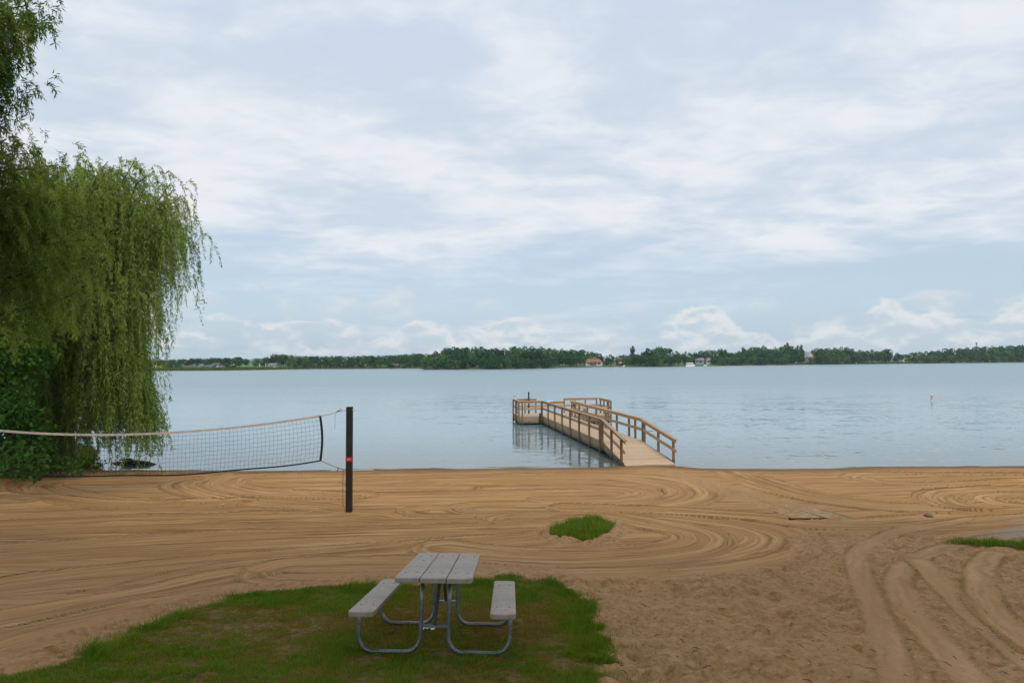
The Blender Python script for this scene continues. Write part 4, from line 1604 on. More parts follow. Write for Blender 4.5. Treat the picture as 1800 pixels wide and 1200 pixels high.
# ------------------------------------------------------------------ sand covered path slab to the dock
def build_path():
    a0 = np.array(ground(1395, 912))
    a1 = np.array(ground(1500, 911))
    b0 = np.array(ground(1300, 873))
    b1 = np.array(ground(1362, 869))
    m = MB()
    vs = []
    for (p, lift) in ((a0, .022), (a1, .016), (b1, -.05), (b0, -.05)):
        vs.append((p[0], p[1], float(height(*p)) + lift))
    top = [Vector(v) for v in vs]
    m.add([tuple(v) for v in top] + [(v.x, v.y, v.z - .12) for v in top], [(0, 1, 2, 3), (7, 6, 5, 4), (0, 4, 5, 1), (1, 5, 6, 2), (2, 6, 7, 3), (3, 7, 4, 0)])
    o = m.build('path', plain('sandy_slab', (.42, .245, .105), .95, var=.45, scale=7, bump=.4))
    tag(o, kind='structure')
    d = MB()
    q0, q1 = top[0], top[0].lerp(top[1], .55)
    off = Vector((0, -.035, -.01))
    d.beam(q0 + off + Vector((-.12, 0, .0)), q1 + off, .05, .036)
    tag(d.build('edge_board', M['dark_edge'], bevel=.008), 'black board edge lying exposed at the end of the sandy path', 'edge board')
    for f, lab in ((.52, 'shorter pale strip along the middle of the sandy path'), (.97, 'longer pale curb strip along the right side of sandy path')):
        p, q = top[0].lerp(top[1], f), top[3].lerp(top[2], f)
        q = p.lerp(q, .55 if f < .6 else .8)
        s_ = MB().beam(p + Vector((0, .02, .012)), q + Vector((0, 0, .002)), .030, .022)
        tag(s_.build('curb_strip', M['pale_edge'], bevel=.006), lab, 'curb strip', 'pale strips on the sandy path')


build_path()

# ------------------------------------------------------------------ volleyball net and posts
PX, PYD = ground(613.5, 903)
post_base = Vector((PX, PYD, float(height(PX, PYD))))
POST_H = 2.46


def net_post(loc, label, lean=0.0, band=True):
    r = thing('net_post', label, 'post', loc, (0, lean, 0))
    MB().box((0, 0, POST_H / 2 - .2), (.136, .136, POST_H + .4)).build('post_beam', M['post_wood'], r, bevel=.012)
    if band:
        MB().box((0, 0, 1.26), (.142, .142, .09)).build('red_band', M['red'], r)
        k = MB()
        for p, q in (((-.03, 1.245), (-.015, 1.285)), ((-.015, 1.285), (0, 1.25)), ((.02, 1.285), (.03, 1.245))):
            k.beam((p[0], -.073, p[1]), (q[0], -.073, q[1]), .006, .010, (0, 1, 0))
        k.build('band_mark', M['white_paint'], r)
    h = MB()
    h.tube([(-.17, -.02, POST_H - .08), (.13, -.02, POST_H - .08)], .010, 6)
    h.tube([(-.17 + .03 * math.cos(a) - .03, -.02, POST_H - .08 + .03 * math.sin(a)) for a in np.linspace(0, 5.5, 9)], .008, 5)
    h.build('eye_bolt', M['steel'], r)
    MB().tube([(-.10, -.02, 1.02), (.0, -.02, 1.02)], .012, 6).build('lower_hook', M['dark_steel'], r)
    return r


net_post(post_base, 'dark square timber post with a red band holding the right end of the net', R(.25))
lp = Vector((-14.35, PYD + 1.0, 0))
lp.z = float(height(lp.x, lp.y)) - .15
net_post(lp, 'dark timber post holding the far left end of the volleyball net', band=False)

NR = at(563, 731, 15.35)          # right end of the net, top
NL = Vector((lp.x + .75, 16.25, at(-120, 745, 16.25).z))
sag = .33
NETH = 1.0
COLS, ROWS = 100, 10


def net_pt(u, v):
    """u 0 at the right end .. 1 at the left, v 0 top .. 1 bottom"""
    p = NR.lerp(NL, u)
    p.z -= sag * 4 * u * (1 - u)
    hh = NETH * (1 - .05 * math.sin(PI * u))
    side = .045 * math.sin(PI * v) * (1 - u) ** 6
    return Vector((p.x + side * .9, p.y + .03 * math.sin(7 * u + 2 * v), p.z - hh * v + .012 * math.sin(23 * u + 3 * v) * v))


net = thing('volleyball_net', 'black volleyball net with pale top tape sagging across the beach', 'net', (NR.x, NR.y, NR.z - 1))
inv = Vector(net.location)
us = [i / COLS for i in range(COLS + 1)]
m_ = MB()
for j in range(1, ROWS):
    m_.tube([net_pt(u, j / ROWS) - inv + Vector((0, .004 * math.sin(u * 301 + j), .006 * math.sin(u * 170 + j * 1.7))) for u in us], .0026, 3, False)
for u in us[1:-1]:
    m_.tube([net_pt(u, .03 + .94 * k / ROWS) - inv + Vector((.006 * math.sin(u * 251 + k * 1.3), 0, 0)) for k in range(ROWS + 1)], .0026, 3, False)
m_.build('mesh', M['net_black'], net)


def tape(name, f, mat_, hgt, th=.008):
    b = MB()
    pts = [f(u) for u in us]
    vs, fs = [], []
    for p in pts:
        p = p - inv
        vs += [(p.x, p.y - th, p.z + hgt / 2), (p.x, p.y - th, p.z - hgt / 2), (p.x, p.y + th, p.z - hgt / 2), (p.x, p.y + th, p.z + hgt / 2)]
    for i in range(len(pts) - 1):
        for k in range(4):
            fs.append((i * 4 + k, i * 4 + (k + 1) % 4, i * 4 + 4 + (k + 1) % 4, i * 4 + 4 + k))
    b.add(vs, fs)
    b.build(name, mat_, net)


M['tape'] = plain('net_tape', (.50, .42, .36), .8, var=.2, scale=9)
tape('top_tape', lambda u: net_pt(u, .0), M['tape'], .050)
tape('bottom_tape', lambda u: net_pt(u, 1.0), M['net_black'], .031)
for u, nm in ((0, 'side_tape'), (1, 'side_tape')):
    sb = MB()
    for k in range(12):
        p, q = net_pt(u, k / 12) - inv, net_pt(u, (k + 1) / 12) - inv
        sb.beam(p + Vector((0, -.012, 0)), q + Vector((0, -.012, 0)), .05, .012, (0, 1, 0))
    sb.build(nm, M['net_black'], net)
tr = thing('tie_rope', 'thin pale rope tying the top corner of the net to the post', 'rope', net_pt(0, 0))
o_ = net_pt(0, 0)
e_ = post_base + Vector((-.17, -.02, POST_H - .08))
MB().tube([(0, 0, 0), (e_ - o_) * .5 + Vector((0, 0, -.02)), e_ - o_], .007, 5).build('line', M['rope'], tr)
MB().tube([(e_ - o_) * .8, (e_ - o_) * .8 + Vector((-.05, -.01, -.08)), (e_ - o_) * .8 + Vector((-.055, -.01, -.40))], .005, 5).build('loose_end', M['rope'], tr)
MB().tube([(e_ - o_) * .78, (e_ - o_) * .88], .014, 6).build('knot', M['dark_rope'], tr)
tr = thing('tie_rope', 'dark rope tying the bottom corner of the net to the post', 'rope', net_pt(0, 1))
o_ = net_pt(0, 1)
e_ = post_base + Vector((-.10, -.02, 1.02))
MB().tube([(0, 0, 0), (e_ - o_) * .5 + Vector((0, 0, -.02)), e_ - o_], .006, 5).build('line', M['dark_rope'], tr)
MB().tube([(e_ - o_) + Vector((-.03, 0, 0)), (e_ - o_) + Vector((-.035, -.01, -.45)), (e_ - o_) + Vector((-.03, -.01, -.86))], .006, 5).build('loose_end', M['dark_rope'], tr)
MB().tube([(e_ - o_) * .75, (e_ - o_) * .74 + Vector((-.03, 0, -.1))], .010, 5).build('knot', M['dark_rope'], tr)

# ------------------------------------------------------------------ picnic table
TUP = Vector((math.sin(R(1.3)), math.sin(R(8.6)), 1)).normalized()
tc_ = Vector((-.775, 7.28, 0))
tc_.z = float(height(tc_.x, tc_.y)) - .005
table = thing('picnic_table', 'grey picnic table with two attached benches on tube legs on the lawn', 'picnic table', tc_, (R(-8.6), R(1.3), 0))


def plank(name, x, z, w, L, th=.045, r=.045, yoff=0.0):
    """board with rounded corners and eased edges"""
    pts = []
    for (cx, cy, a0) in ((w / 2 - r, L / 2 - r, 0), (-w / 2 + r, L / 2 - r, 90), (-w / 2 + r, -L / 2 + r, 180), (w / 2 - r, -L / 2 + r, 270)):
        for k in range(6):
            a = R(a0 + 90 * k / 5)
            pts.append((cx + r * math.cos(a), cy + r * math.sin(a)))
    return pts


def slab(name, x, z, w, L, th=.048, rl=.012, rr=.012):
    pts = []
    for (sx, sy, a0, r) in ((1, 1, 0, rr), (-1, 1, 90, rl), (-1, -1, 180, rl), (1, -1, 270, rr)):
        for k in range(7):
            a = R(a0 + 90 * k / 6)
            pts.append((sx * (w / 2 - r) + r * math.cos(a), sy * (L / 2 - r) + r * math.sin(a)))
    n = len(pts)
    vs = [(p[0], p[1], -th / 2) for p in pts] + [(p[0], p[1], th / 2) for p in pts]
    fs = [tuple(range(n))[::-1], tuple(range(n, 2 * n))] + [(i, (i + 1) % n, n + (i + 1) % n, n + i) for i in range(n)]
    o = MB().add(vs, fs).build(name, M['table_board'], table, bevel=.009)
    o.location = (x, 0, z - th / 2)
    return o


TL = 1.86
slab('tabletop_plank', -.249, .765, .240, TL, rl=.065)
slab('tabletop_plank', 0, .765, .244, TL)
slab('tabletop_plank', .249, .765, .240, TL, rr=.065)
slab('seat', -.665, .455, .245, TL, rl=.06, rr=.06)
slab('seat', .665, .455, .245, TL, rl=.06, rr=.06)


def arc(c, r, a0, a1, n=7):
    return [(c[0] + r * math.cos(R(a0 + (a1 - a0) * k / n)), c[1] + r * math.sin(R(a0 + (a1 - a0) * k / n))) for k in range(n + 1)]


for yy in (-.60, .60):
    for sx in (-1, 1):
        rr_ = .14
        zl = .028
        xi, xo = .135, .735
        pts = [(xi, .70), (xi, .5)] + arc((xi + rr_, zl + rr_), rr_, 180, 270) + arc((xo - rr_, zl + rr_), rr_, 270, 360) + [(xo, .3), (xo, .40)]
        lg_ = MB().tube([(sx * a, yy, b) for a, b in pts], .0215, 12).build('leg_tube', M['galv'], table, smooth=True)
        MB().box((sx * .665, yy, .402), (.20, .05, .010)).build('seat_bracket', M['galv'], lg_)
    MB().box((0, yy, .27), (.27, .045, .022)).build('cross_bar', M['galv'], table)
    MB().box((0, yy, .706), (.66, .045, .020)).build('top_bracket', M['galv'], table)
for sy in (-1, 1):
    MB().beam((0, sy * .58, .285), (0, sy * .14, .705), .032, .014).build('brace', M['galv'], table)
for pl_ in [o for o in table.children if o.name.split('.')[0] in ('tabletop_plank', 'seat')]:
    bo = MB()
    for yy in (-.60, .60):
        for dx0 in (-.06, .06):
            bo.lathe([(.009, -.002), (.009, .002), (.005, .004)], 8, (dx0, yy, .024))
    bo.build('bolt', M['dark_steel'], pl_)
MB().lathe([(.010, 0), (.010, .002)], 10, (-.235, .26, .7655)).build('bolt_hole', M['dark_edge'], table)

# crumpled litter under the table
gx, gy = ground(752, 1112)
lt = MB()
lv, lf = [], []
for i in range(7):
    for j in range(5):
        lv.append((.024 * (i - 3) + random.uniform(-.008, .008), .02 * (j - 2) + random.uniform(-.007, .007), .02 + random.uniform(-.012, .025)))
for i in range(6):
    for j in range(4):
        lf.append((i * 5 + j, i * 5 + 5 + j, i * 5 + 6 + j, i * 5 + 1 + j))
lt.add(lv, lf)
o = lt.build('plastic_wrapper', M['white_plastic'], smooth=False)
o.location = (gx, gy, float(height(gx, gy)) + .035)
sol = o.modifiers.new('thickness', 'SOLIDIFY')
sol.thickness = .002
tag(o, 'crumpled white plastic wrapper lying on the grass under the picnic table', 'litter')


# ------------------------------------------------------------------ grass
def grass_blades(name, label, x, y, mask, density, h, w, seed, dry_fn=None, cell=.05 * .04, lean=.45):
    rng = np.random.default_rng(seed)
    p = mask * density * cell
    k = rng.poisson(np.clip(p, 0, 50))
    bx = np.repeat(x, k) + rng.uniform(-.028, .028, k.sum())
    by = np.repeat(y, k) + rng.uniform(-.024, .024, k.sum())
    n = len(bx)
    clump = fbm(bx, by, 3.2, 3, 3)
    fine = vnoise(bx, by, 11, 2)
    hh = h * (.45 + 1.1 * clump) * rng.uniform(.55, 1.25, n) * (.7 + .6 * fine)
    a = rng.random(n) * 2 * PI
    ln = lean * rng.uniform(.2, 1.5, n)
    bias = np.c_[fbm(bx, by, 1.7, 2, 1) - .5, fbm(bx, by, 1.7, 2, 4) - .5] * 1.2
    dx = np.cos(a) * ln + bias[:, 0]
    dy = np.sin(a) * ln + bias[:, 1]
    z = height(bx, by) - .012
    tint = np.clip(.68 + .22 * rng.normal(size=n) + .5 * (clump - .5), 0, 1)
    if dry_fn is not None:
        dr = dry_fn(bx, by)
        tint = np.clip(tint - dr * rng.uniform(.35, 1.2, n), 0, 1)
        hh = hh * (1 - .5 * np.clip(dr, 0, 1))
    sa = rng.random(n) * PI
    sx, sy = np.cos(sa) * w / 2, np.sin(sa) * w / 2
    V = np.empty((n, 5, 3))
    V[:, 0] = np.c_[bx - sx, by - sy, z]
    V[:, 1] = np.c_[bx + sx, by + sy, z]
    mx, my, mz = bx + dx * hh * .38, by + dy * hh * .38, z + hh * .62
    V[:, 2] = np.c_[mx + sx * .75, my + sy * .75, mz]
    V[:, 3] = np.c_[mx - sx * .75, my - sy * .75, mz]
    V[:, 4] = np.c_[bx + dx * hh, by + dy * hh, z + hh * (1 - .25 * np.minimum(ln, 1))]
    base = np.arange(n)[:, None] * 5
    T3 = np.concatenate([base + np.array([[0, 1, 2]]), base + np.array([[0, 2, 3]]), base + np.array([[3, 2, 4]])])
    o = np_mesh(name, V.reshape(-1, 3), T3, M['grass'], attrs={'tint': np.repeat(tint, 5)})
    tag(o, label, 'grass', kind='stuff')
    return o


def lawn_dry(x, y):
    n = fbm(x, y, .9, 4, 2)
    d = ss(.45, .60, n) * .38 + .22 * ss(.45, .6, fbm(x, y, 3.1, 3, 0))
    d = d + .85 * np.exp(-(((x + .75) / 1.05) ** 2 + ((y - 8.1) / .75) ** 2)) + .5 * np.exp(-(((x - .4) / .8) ** 2 + ((y - 7.4) / .6) ** 2))
    d = d + .5 * np.exp(-(((x + 2.2) / .8) ** 2 + ((y - 7.9) / .5) ** 2))
    rim = poly_dist(x, y, LAWN)
    d = d - .5 * ss(.5, .1, rim)
    return np.clip(d, 0, 1)


# the lawn reaches back past the frame
gx_ = np.arange(-7.4, 1.2, .05)
gy_ = np.arange(3.2, 4.8, .04)
GX, GY = [a.ravel() for a in np.meshgrid(gx_, gy_)]
lm = in_poly(GX, GY, LAWN).astype(float)
near = (by_ < 10.5) & (lawn_m > .02)
ax, ay, am = np.r_[bx_[near], GX], np.r_[by_[near], GY], np.r_[lawn_m[near], lm]
thin = ss(.26, .46, fbm(ax, ay, 2.1, 4, 5)) * (1 - .7 * lawn_dry(ax, ay))
grass_blades('lawn_grass', 'short patchy green and brown grass of the lawn round the picnic table', ax, ay, am * (.58 + .42 * thin), 8500, .055, .006, 3, lawn_dry)
rim = poly_dist(ax, ay, LAWN)
grass_blades('lawn_edge_grass', 'longer green grass fringing the lawn against the sand', ax, ay, ss(.5, .05, rim) * ss(.42, .62, fbm(ax, ay, 1.5, 3, 1)) * am, 3200, .11, .006, 5)
stray = ((by_ < 10.6) & (lawn_m < .05) & (bx_ > -6.5) & (bx_ < 2.2))
sd_ = poly_dist(bx_[stray], by_[stray], LAWN)
grass_blades('stray_grass', 'stray grass blades thinning out from the lawn onto the sand', bx_[stray], by_[stray], ss(.55, .0, sd_) * ss(.56, .74, fbm(bx_[stray], by_[stray], 2.7, 4, 2)), 1500, .06, .005, 15)
tm = tuft_m > .02
grass_blades('tuft_grass', 'thick green grass tuft growing out of the raked sand', bx_[tm], by_[tm], tuft_m[tm], 2600, .15, .009, 7)
sm = strip_m > .02
grass_blades('strip_grass', 'thin green grass strip at the edge of the paved patch', bx_[sm], by_[sm], strip_m[sm], 2600, .10, .008, 9)
bm = (bank_m > .05)
grass_blades('bank_grass', 'lush green grass on the shady bank under the willow', bx_[bm], by_[bm], bank_m[bm], 520, .20, .016, 11, cell=.05 * .04)
gx_ = np.arange(-27, -13.5, .1)
gy_ = np.arange(27.4, 34, .1)
GX, GY = [a.ravel() for a in np.meshgrid(gx_, gy_)]
gm = ((height(GX, GY) > .02) & in_poly(GX, GY, BANK)).astype(float)
grass_blades('bank_grass', 'lush grass behind the willow trunk on the shady bank', GX, GY, gm, 260, .30, .024, 13, cell=.01)


def clump(px, py, label, n, h, spread, seed):
    x0, y0 = ground(px, py)
    rng = np.random.default_rng(seed)
    x = x0 + rng.normal(size=n) * spread
    y = y0 + rng.normal(size=n) * spread * .6
    o = grass_blades('grass_clump', label, x, y, np.ones(n), 500, h, .007, seed, cell=.002)
    o['kind'] = 'thing'
    o['category'] = 'grass clump'
    return o


clump(172, 1150, 'tall dark grass clump sticking out of the lawn edge at lower left', 420, .16, .09, 21)
clump(272, 1103, 'smaller spiky grass clump on the lawn edge behind the tall dark one', 200, .10, .08, 22)
clump(1040, 1160, 'darker green grass clump near the right edge of the lawn', 420, .10, .085, 23)


# ------------------------------------------------------------------ trees
def limb_curve(p0, p1, lift, n=9, jit=.12, rng=RNG):
    p0, p1 = np.array(p0, float), np.array(p1, float)
    t = np.linspace(0, 1, n)[:, None]
    c = p0 + (p1 - p0) * t
    c[:, 2] += lift * (4 * t * (1 - t))[:, 0]
    c[1:-1] += rng.normal(size=(n - 2, 3)) * jit
    return c


def strands(P0, D0, length, rng, leaf_len, leaf_w, per_m, droop=1.0, tint0=.5, spread=.55, sway=.06):
    """hanging twigs with leaves all along them"""
    parts = []
    n = len(P0)
    k = np.maximum(3, (length * per_m).astype(int))
    owner = np.repeat(np.arange(n), k)
    s = rng.random(len(owner))
    L = length[owner]
    D = unit(D0)[owner]
    # leaves at the end of a short outward arc, then falling straight
    reach = np.minimum(.9, .35 * L)
    u = s * L
    out = reach * (1 - np.exp(-u / np.maximum(reach, .05)))
    fall = np.maximum(u - out * .85, 0) * droop
    wob = rng.normal(size=(n, 2))[owner] * (s ** 2)[:, None] * sway * L[:, None]
    P = P0[owner] + D * out[:, None]
    P[:, 2] -= fall
    P[:, :2] += wob
    tang = D * np.exp(-u / np.maximum(reach, .05))[:, None]
    tang[:, 2] -= (1 - np.exp(-u / np.maximum(reach, .05))) * droop
    ld = unit(tang) * .9 + rng.normal(size=(len(owner), 3)) * spread
    P = P + rng.normal(size=P.shape) * .02
    tint = np.clip(tint0[owner] + .16 * rng.normal(size=len(owner)), 0, 1)
    ll = leaf_len * rng.uniform(.6, 1.25, len(owner))
    return leaf_arrays(P, ld, ll, leaf_w * rng.uniform(.7, 1.2, len(owner)), tint, rng)


def weeping_willow():
    rng = np.random.default_rng(41)
    base = np.array([-18.3, 27.6, 0.0])
    base[2] = float(height(base[0], base[1])) - .2
    root = thing('weeping_willow', 'big weeping willow at the water with curtains of hanging pale green branches', 'tree', tuple(base))
    tb = MB()
    tb.tube([(0, 0, 0), (.05, .05, .7), (.15, 0, 2.2), (.35, -.1, 4.2)], [.62, .46, .40, .34], 12)
    tb.build('trunk', M['bark'], root, smooth=True)
    fork = base + np.array([.35, -.1, 4.2])
    ctr = np.array([-17.5, 27.3])
    tips = []
    lb = MB()
    P0, D0, LN, T0 = [], [], [], []
    # boughs: (x, y, z of tip); top dome, right shoulder, lower right skirts
    boughs = []
    for k in range(46):
        a = rng.random() * 2 * PI
        r = 4.5 * math.sqrt(rng.random())
        z = 11.9 - (r / 4.5) ** 2 * 1.9 + rng.normal() * .3
        boughs.append((ctr[0] + r * math.cos(a), ctr[1] + r * math.sin(a) * .8, z, 1.0))
    for (px, py, d, w_) in ((318, 345, 27, .55), (300, 322, 26.5, .6), (272, 300, 27, .8), (235, 285, 27.4, 1), (200, 290, 26.5, 1), (285, 392, 27.2, .7), (268, 430, 26.4, .8), (255, 330, 25.8, 1),
                            (180, 300, 26, 1), (150, 300, 25.6, 1), (240, 360, 25.2, 1), (200, 400, 24.8, 1), (250, 475, 26.8, .8), (240, 525, 26, .9), (230, 560, 25.6, .9),
                            (220, 480, 24.9, 1), (180, 520, 24.6, 1), (245, 640, 26, .8), (262, 690, 26.4, .7), (225, 660, 25.2, .8), (195, 640, 24.9, .8), (150, 600, 24.8, .9),
                            (120, 520, 25, 1), (90, 470, 25.2, 1), (160, 450, 25, 1), (110, 640, 24.9, .8), (60, 560, 25, .9), (272, 722, 26.6, .45), (240, 720, 26, .5), (205, 715, 25.6, .5), (130, 710, 25.2, .5)):
        q = at(px, py, d)
        boughs.append((q.x, q.y, q.z, w_ * 1.25))
    for k in range(44):
        py = rng.uniform(420, 760)
        edge_ = np.interp(py, [400, 440, 500, 560, 620, 700, 740, 760], [258, 248, 236, 230, 220, 216, 232, 236])
        q = at(edge_ - rng.random() ** 1.3 * 215, py, rng.uniform(24.4, 28.2))
        boughs.append((q.x, q.y, q.z, rng.uniform(.6, 1.0)))
    for (bx, by, bz, w_) in boughs:
        tip = np.array([bx, by, bz])
        lc = limb_curve(fork + rng.normal(size=3) * .15, tip, .10 * np.linalg.norm(tip - fork), 8, .1, rng)
        lb.tube([tuple(p - base) for p in lc], list(np.linspace(.12, .014, 8)), 5, False)
        ns = int(46 * w_ + 6)
        cl = rng.normal() * .12
        t = rng.uniform(.55, 1.0, ns)
        seg = lc[np.minimum((t * 7).astype(int), 6)] * (1 - (t * 7) % 1)[:, None] + lc[np.minimum((t * 7).astype(int) + 1, 7)] * ((t * 7) % 1)[:, None]
        p = seg + rng.normal(size=(ns, 3)) * np.array([.32, .32, .12])
        outw = unit(np.c_[p[:, 0] - ctr[0], p[:, 1] - ctr[1], np.full(ns, 1.0)])
        d = unit(outw * .6 + rng.normal(size=(ns, 3)) * .45 + np.array([.15, 0, .35]))
        r = np.hypot(p[:, 0] - ctr[0], (p[:, 1] - ctr[1]))
        room = np.maximum(p[:, 2] + rng.uniform(-.9, .15, ns), .6)
        mx = np.where((r > 4.2) & (p[:, 2] > 5), np.minimum(room, 3.6), room)
        mx = np.where((p[:, 0] > -13.6) & (p[:, 2] > 5), np.minimum(mx, 2.3), mx)
        ln = np.clip(rng.uniform(.9, 4.8, ns), .5, mx)
        P0.append(p)
        D0.append(d)
        LN.append(ln)
        T0.append(np.clip(.52 + cl + .10 * rng.normal(size=ns) + .02 * (p[:, 2] - 7), 0, 1))
    # the lowest strands, brushing bank and water
    ns = 620
    py = rng.uniform(640, 765, ns)
    edge_ = np.interp(py, [600, 640, 700, 740, 765], [220, 216, 220, 242, 250])
    px_s = edge_ - rng.random(ns) ** 1.1 * 215
    grp = np.floor(px_s / 14) * 1.7
    keep = np.sin(grp * 12.9) > -.55
    q = np.array([at(a, b_, c_) for a, b_, c_ in zip(px_s[keep], py[keep], rng.uniform(24.6, 27.8, keep.sum()))])
    nq = len(q)
    P0.append(q)
    D0.append(unit(rng.normal(size=(nq, 3)) * .5 + np.array([.3, -.1, .2])))
    LN.append(np.clip((q[:, 2] - rng.uniform(-.1, .7, nq)) * 1.15, .5, 3.6))
    T0.append(np.clip(.50 + .12 * rng.normal(size=nq), 0, 1))
    nb = 150
    py = rng.uniform(672, 742, nb)
    q = np.array([at(a, b_, c_) for a, b_, c_ in zip(rng.uniform(205, 258, nb) + (py - 672) * .22, py, rng.uniform(25.2, 26.8, nb))])
    P0.append(q)
    D0.append(unit(rng.normal(size=(nb, 3)) * .35 + np.array([.75, -.1, .15])))
    LN.append(np.clip((q[:, 2] - rng.uniform(.1, .9, nb)) * 1.2, .5, 2.6))
    T0.append(np.clip(.60 + .12 * rng.normal(size=nb), 0, 1))
    lb.build('boughs', M['bark'], root, smooth=True)
    P0, D0, LN, T0 = np.concatenate(P0), np.concatenate(D0), np.concatenate(LN), np.concatenate(T0)
    # uneven curtains: some places hang thick, others let the dark through
    thick = fbm(P0[:, 0] + P0[:, 1] * .35, P0[:, 2] * .35, 1.25, 3, 2)
    keep = rng.random(len(P0)) < np.where(P0[:, 2] < 9.2, np.where(P0[:, 2] > 6, .4, .15) + 1.0 * ss(.40, .58, thick), 1.0)
    P0, D0, LN, T0 = P0[keep], D0[keep], LN[keep] * rng.uniform(.7, 1.15, keep.sum()), T0[keep]
    V, F, T = strands(P0, D0, LN, rng, .17, .030, 30, 1.0, T0, .42)
    V = V - base
    np_mesh('crown', V, F, M['willow'], root, {'tint': T})
    return len(F)


def near_willow():
    """tall willow whose trunk stands outside the frame on the left"""
    rng = np.random.default_rng(43)
    base = np.array([-13.6, 12.6, 0.0])
    base[2] = float(height(base[0], base[1])) - .2
    root = thing('tall_willow', 'tall dark willow at left edge with leafy branches reaching into the sky', 'tree', tuple(base))
    MB().tube([(0, 0, 0), (.05, 0, .8), (.1, .1, 3), (.0, .1, 6), (.1, 0, 10), (.2, .2, 14)], [.6, .45, .38, .32, .22, .10], 12).build('trunk', M['bark'], root, smooth=True)
    lb = MB()
    P0, D0, LN, T0 = [], [], [], []
    # (px, py, depth, twigs, twig length, droop)
    B = [(30, 20, 12, 70, .9), (70, 10, 12.4, 45, .7), (85, 45, 12.2, 26, .6), (20, 90, 12, 55, .8), (40, 120, 12, 34, .6), (5, 160, 11.8, 40, .7), (5, 60, 11.5, 60, .9),
         (10, 230, 12.2, 44, .7), (35, 245, 12.6, 26, .55), (-30, 100, 12, 80, 1), (-40, 200, 12.4, 80, 1), (-60, 20, 12, 80, 1),
         (70, 270, 14.5, 50, .8), (30, 290, 14, 70, .9), (110, 290, 15.2, 46, .8), (10, 350, 14, 90, 1), (70, 340, 14.6, 90, 1), (120, 350, 15.2, 80, .9), (150, 380, 15.8, 60, .9), (165, 420, 16, 60, .8),
         (40, 400, 14.5, 100, 1), (100, 420, 15, 100, 1), (140, 460, 15.6, 90, 1), (80, 490, 15.2, 90, 1.1), (130, 520, 15.8, 70, 1.1), (-40, 380, 14, 90, 1), 
         (110, 560, 16, 45, 1.0), (175, 455, 16.4, 40, .8), (-60, 290, 13, 90, 1)]
    for (px, py, d, ns, ln_) in B:
        px -= 24 if py < 255 else 6
        ns = int(ns * (3.4 if py < 255 else 1.35))
        q = at(px, py, d)
        tip = np.array(q)
        zf = min(max(base[2] + 2.5, tip[2] - 2.0), 13)
        st = np.array([base[0] + .1, base[1] + .1, zf])
        lc = limb_curve(st, tip, .25, 8, .10, rng)
        lb.tube([tuple(p - base) for p in lc], list(np.linspace(.09, .010, 8)), 5, False)
        t = rng.uniform(.55, 1.02, ns) * .999
        t = np.minimum(t, .999)
        k = (t * 7).astype(int)
        f = ((t * 7) % 1)[:, None]
        p = lc[k] * (1 - f) + lc[k + 1] * f + rng.normal(size=(ns, 3)) * np.array([.22, .3, .22])
        axis = unit((tip - st)[None])[0]
        dd = unit(axis * .55 + rng.normal(size=(ns, 3)) * .55 + np.array([.25, 0, .1]))
        P0.append(p)
        D0.append(dd)
        LN.append(ln_ * rng.uniform(.5, 1.25, ns))
        T0.append(np.clip((.30 if py < 255 else .56) + .12 * rng.normal(size=ns) + .1 * rng.normal(), 0, 1))
    lb.build('limbs', M['bark'], root, smooth=True)
    P0, D0, LN, T0 = np.concatenate(P0), np.concatenate(D0), np.concatenate(LN), np.concatenate(T0)
    V, F, T = strands(P0, D0, LN, rng, .12, .021, 46, .55, T0, .55, .03)
    np_mesh('crown', V - base, F, M['willow_near'], root, {'tint': T})
    return len(F)


def leafy_crown(centres, rng, leaf, per, mat_, root, base, flat=.75, tint0=.45, shell=.55):
    """crown of twig clumps: centres = (x, y, z, radius)"""
    parts = []
    for (x, y, z, r) in centres:
        n = int(per * r * r)
        u = unit(rng.normal(size=(n, 3)))
        rad = (shell + (1.05 - shell) * rng.random(n))[:, None]
        lump = 1 + .22 * np.sin(u[:, :1] * 5 + x * 3) * np.cos(u[:, 2:] * 4 + y * 2)
        P = np.array([x, y, z]) + u * rad * r * lump * np.array([1, 1, flat])
        D = unit(u * .6 + rng.normal(size=(n, 3)) * .7 + np.array([0, 0, -.25]))
        tint = np.clip(tint0 + .14 * rng.normal(size=n) + .08 * rng.normal(), 0, 1)
        ll = leaf * rng.uniform(.6, 1.25, n)
        parts.append(leaf_arrays(P, D, ll, ll * .62, tint, rng))
    V, F, T = merge(parts)
    np_mesh('crown', V - np.array(base), F, M[mat_], root, {'tint': T})
    return len(F)


def broad_tree():
    rng = np.random.default_rng(47)
    base = np.array([-18.6, 23.4, 0.0])
    base[2] = float(height(base[0], base[1])) - .15
    root = thing('broadleaf_tree', 'deep green broadleaf tree in the lower left corner below the willows', 'tree', tuple(base))
    MB().tube([(0, 0, 0), (.1, 0, 1.2), (.2, .1, 3), (.1, .2, 5.2)], [.22, .17, .13, .05], 8).build('trunk', M['bark'], root, smooth=True)
    lb = MB()
    cs = []
    for k in range(110):
        px = rng.uniform(-130, 66)
        py = rng.uniform(440, 825)
        lim = 34 + 38 * math.sin((py - 430) * .021) ** 2
        px = min(px, lim)
        d = rng.uniform(20.8, 23.6)
        q = at(px, py, d)
        cs.append((q.x, q.y, q.z, rng.uniform(.42, .80)))
        if k % 2 == 0:
            lb.tube([(.1, 0, min(max(.6, q.z - base[2] - 1.2), 4.6)), tuple(np.array(q) - base)], [.035, .008], 4, False)
    lb.build('limbs', M['bark'], root)
    return leafy_crown(cs, rng, .19, 330, 'broad', root, base, .8, .45, .35)


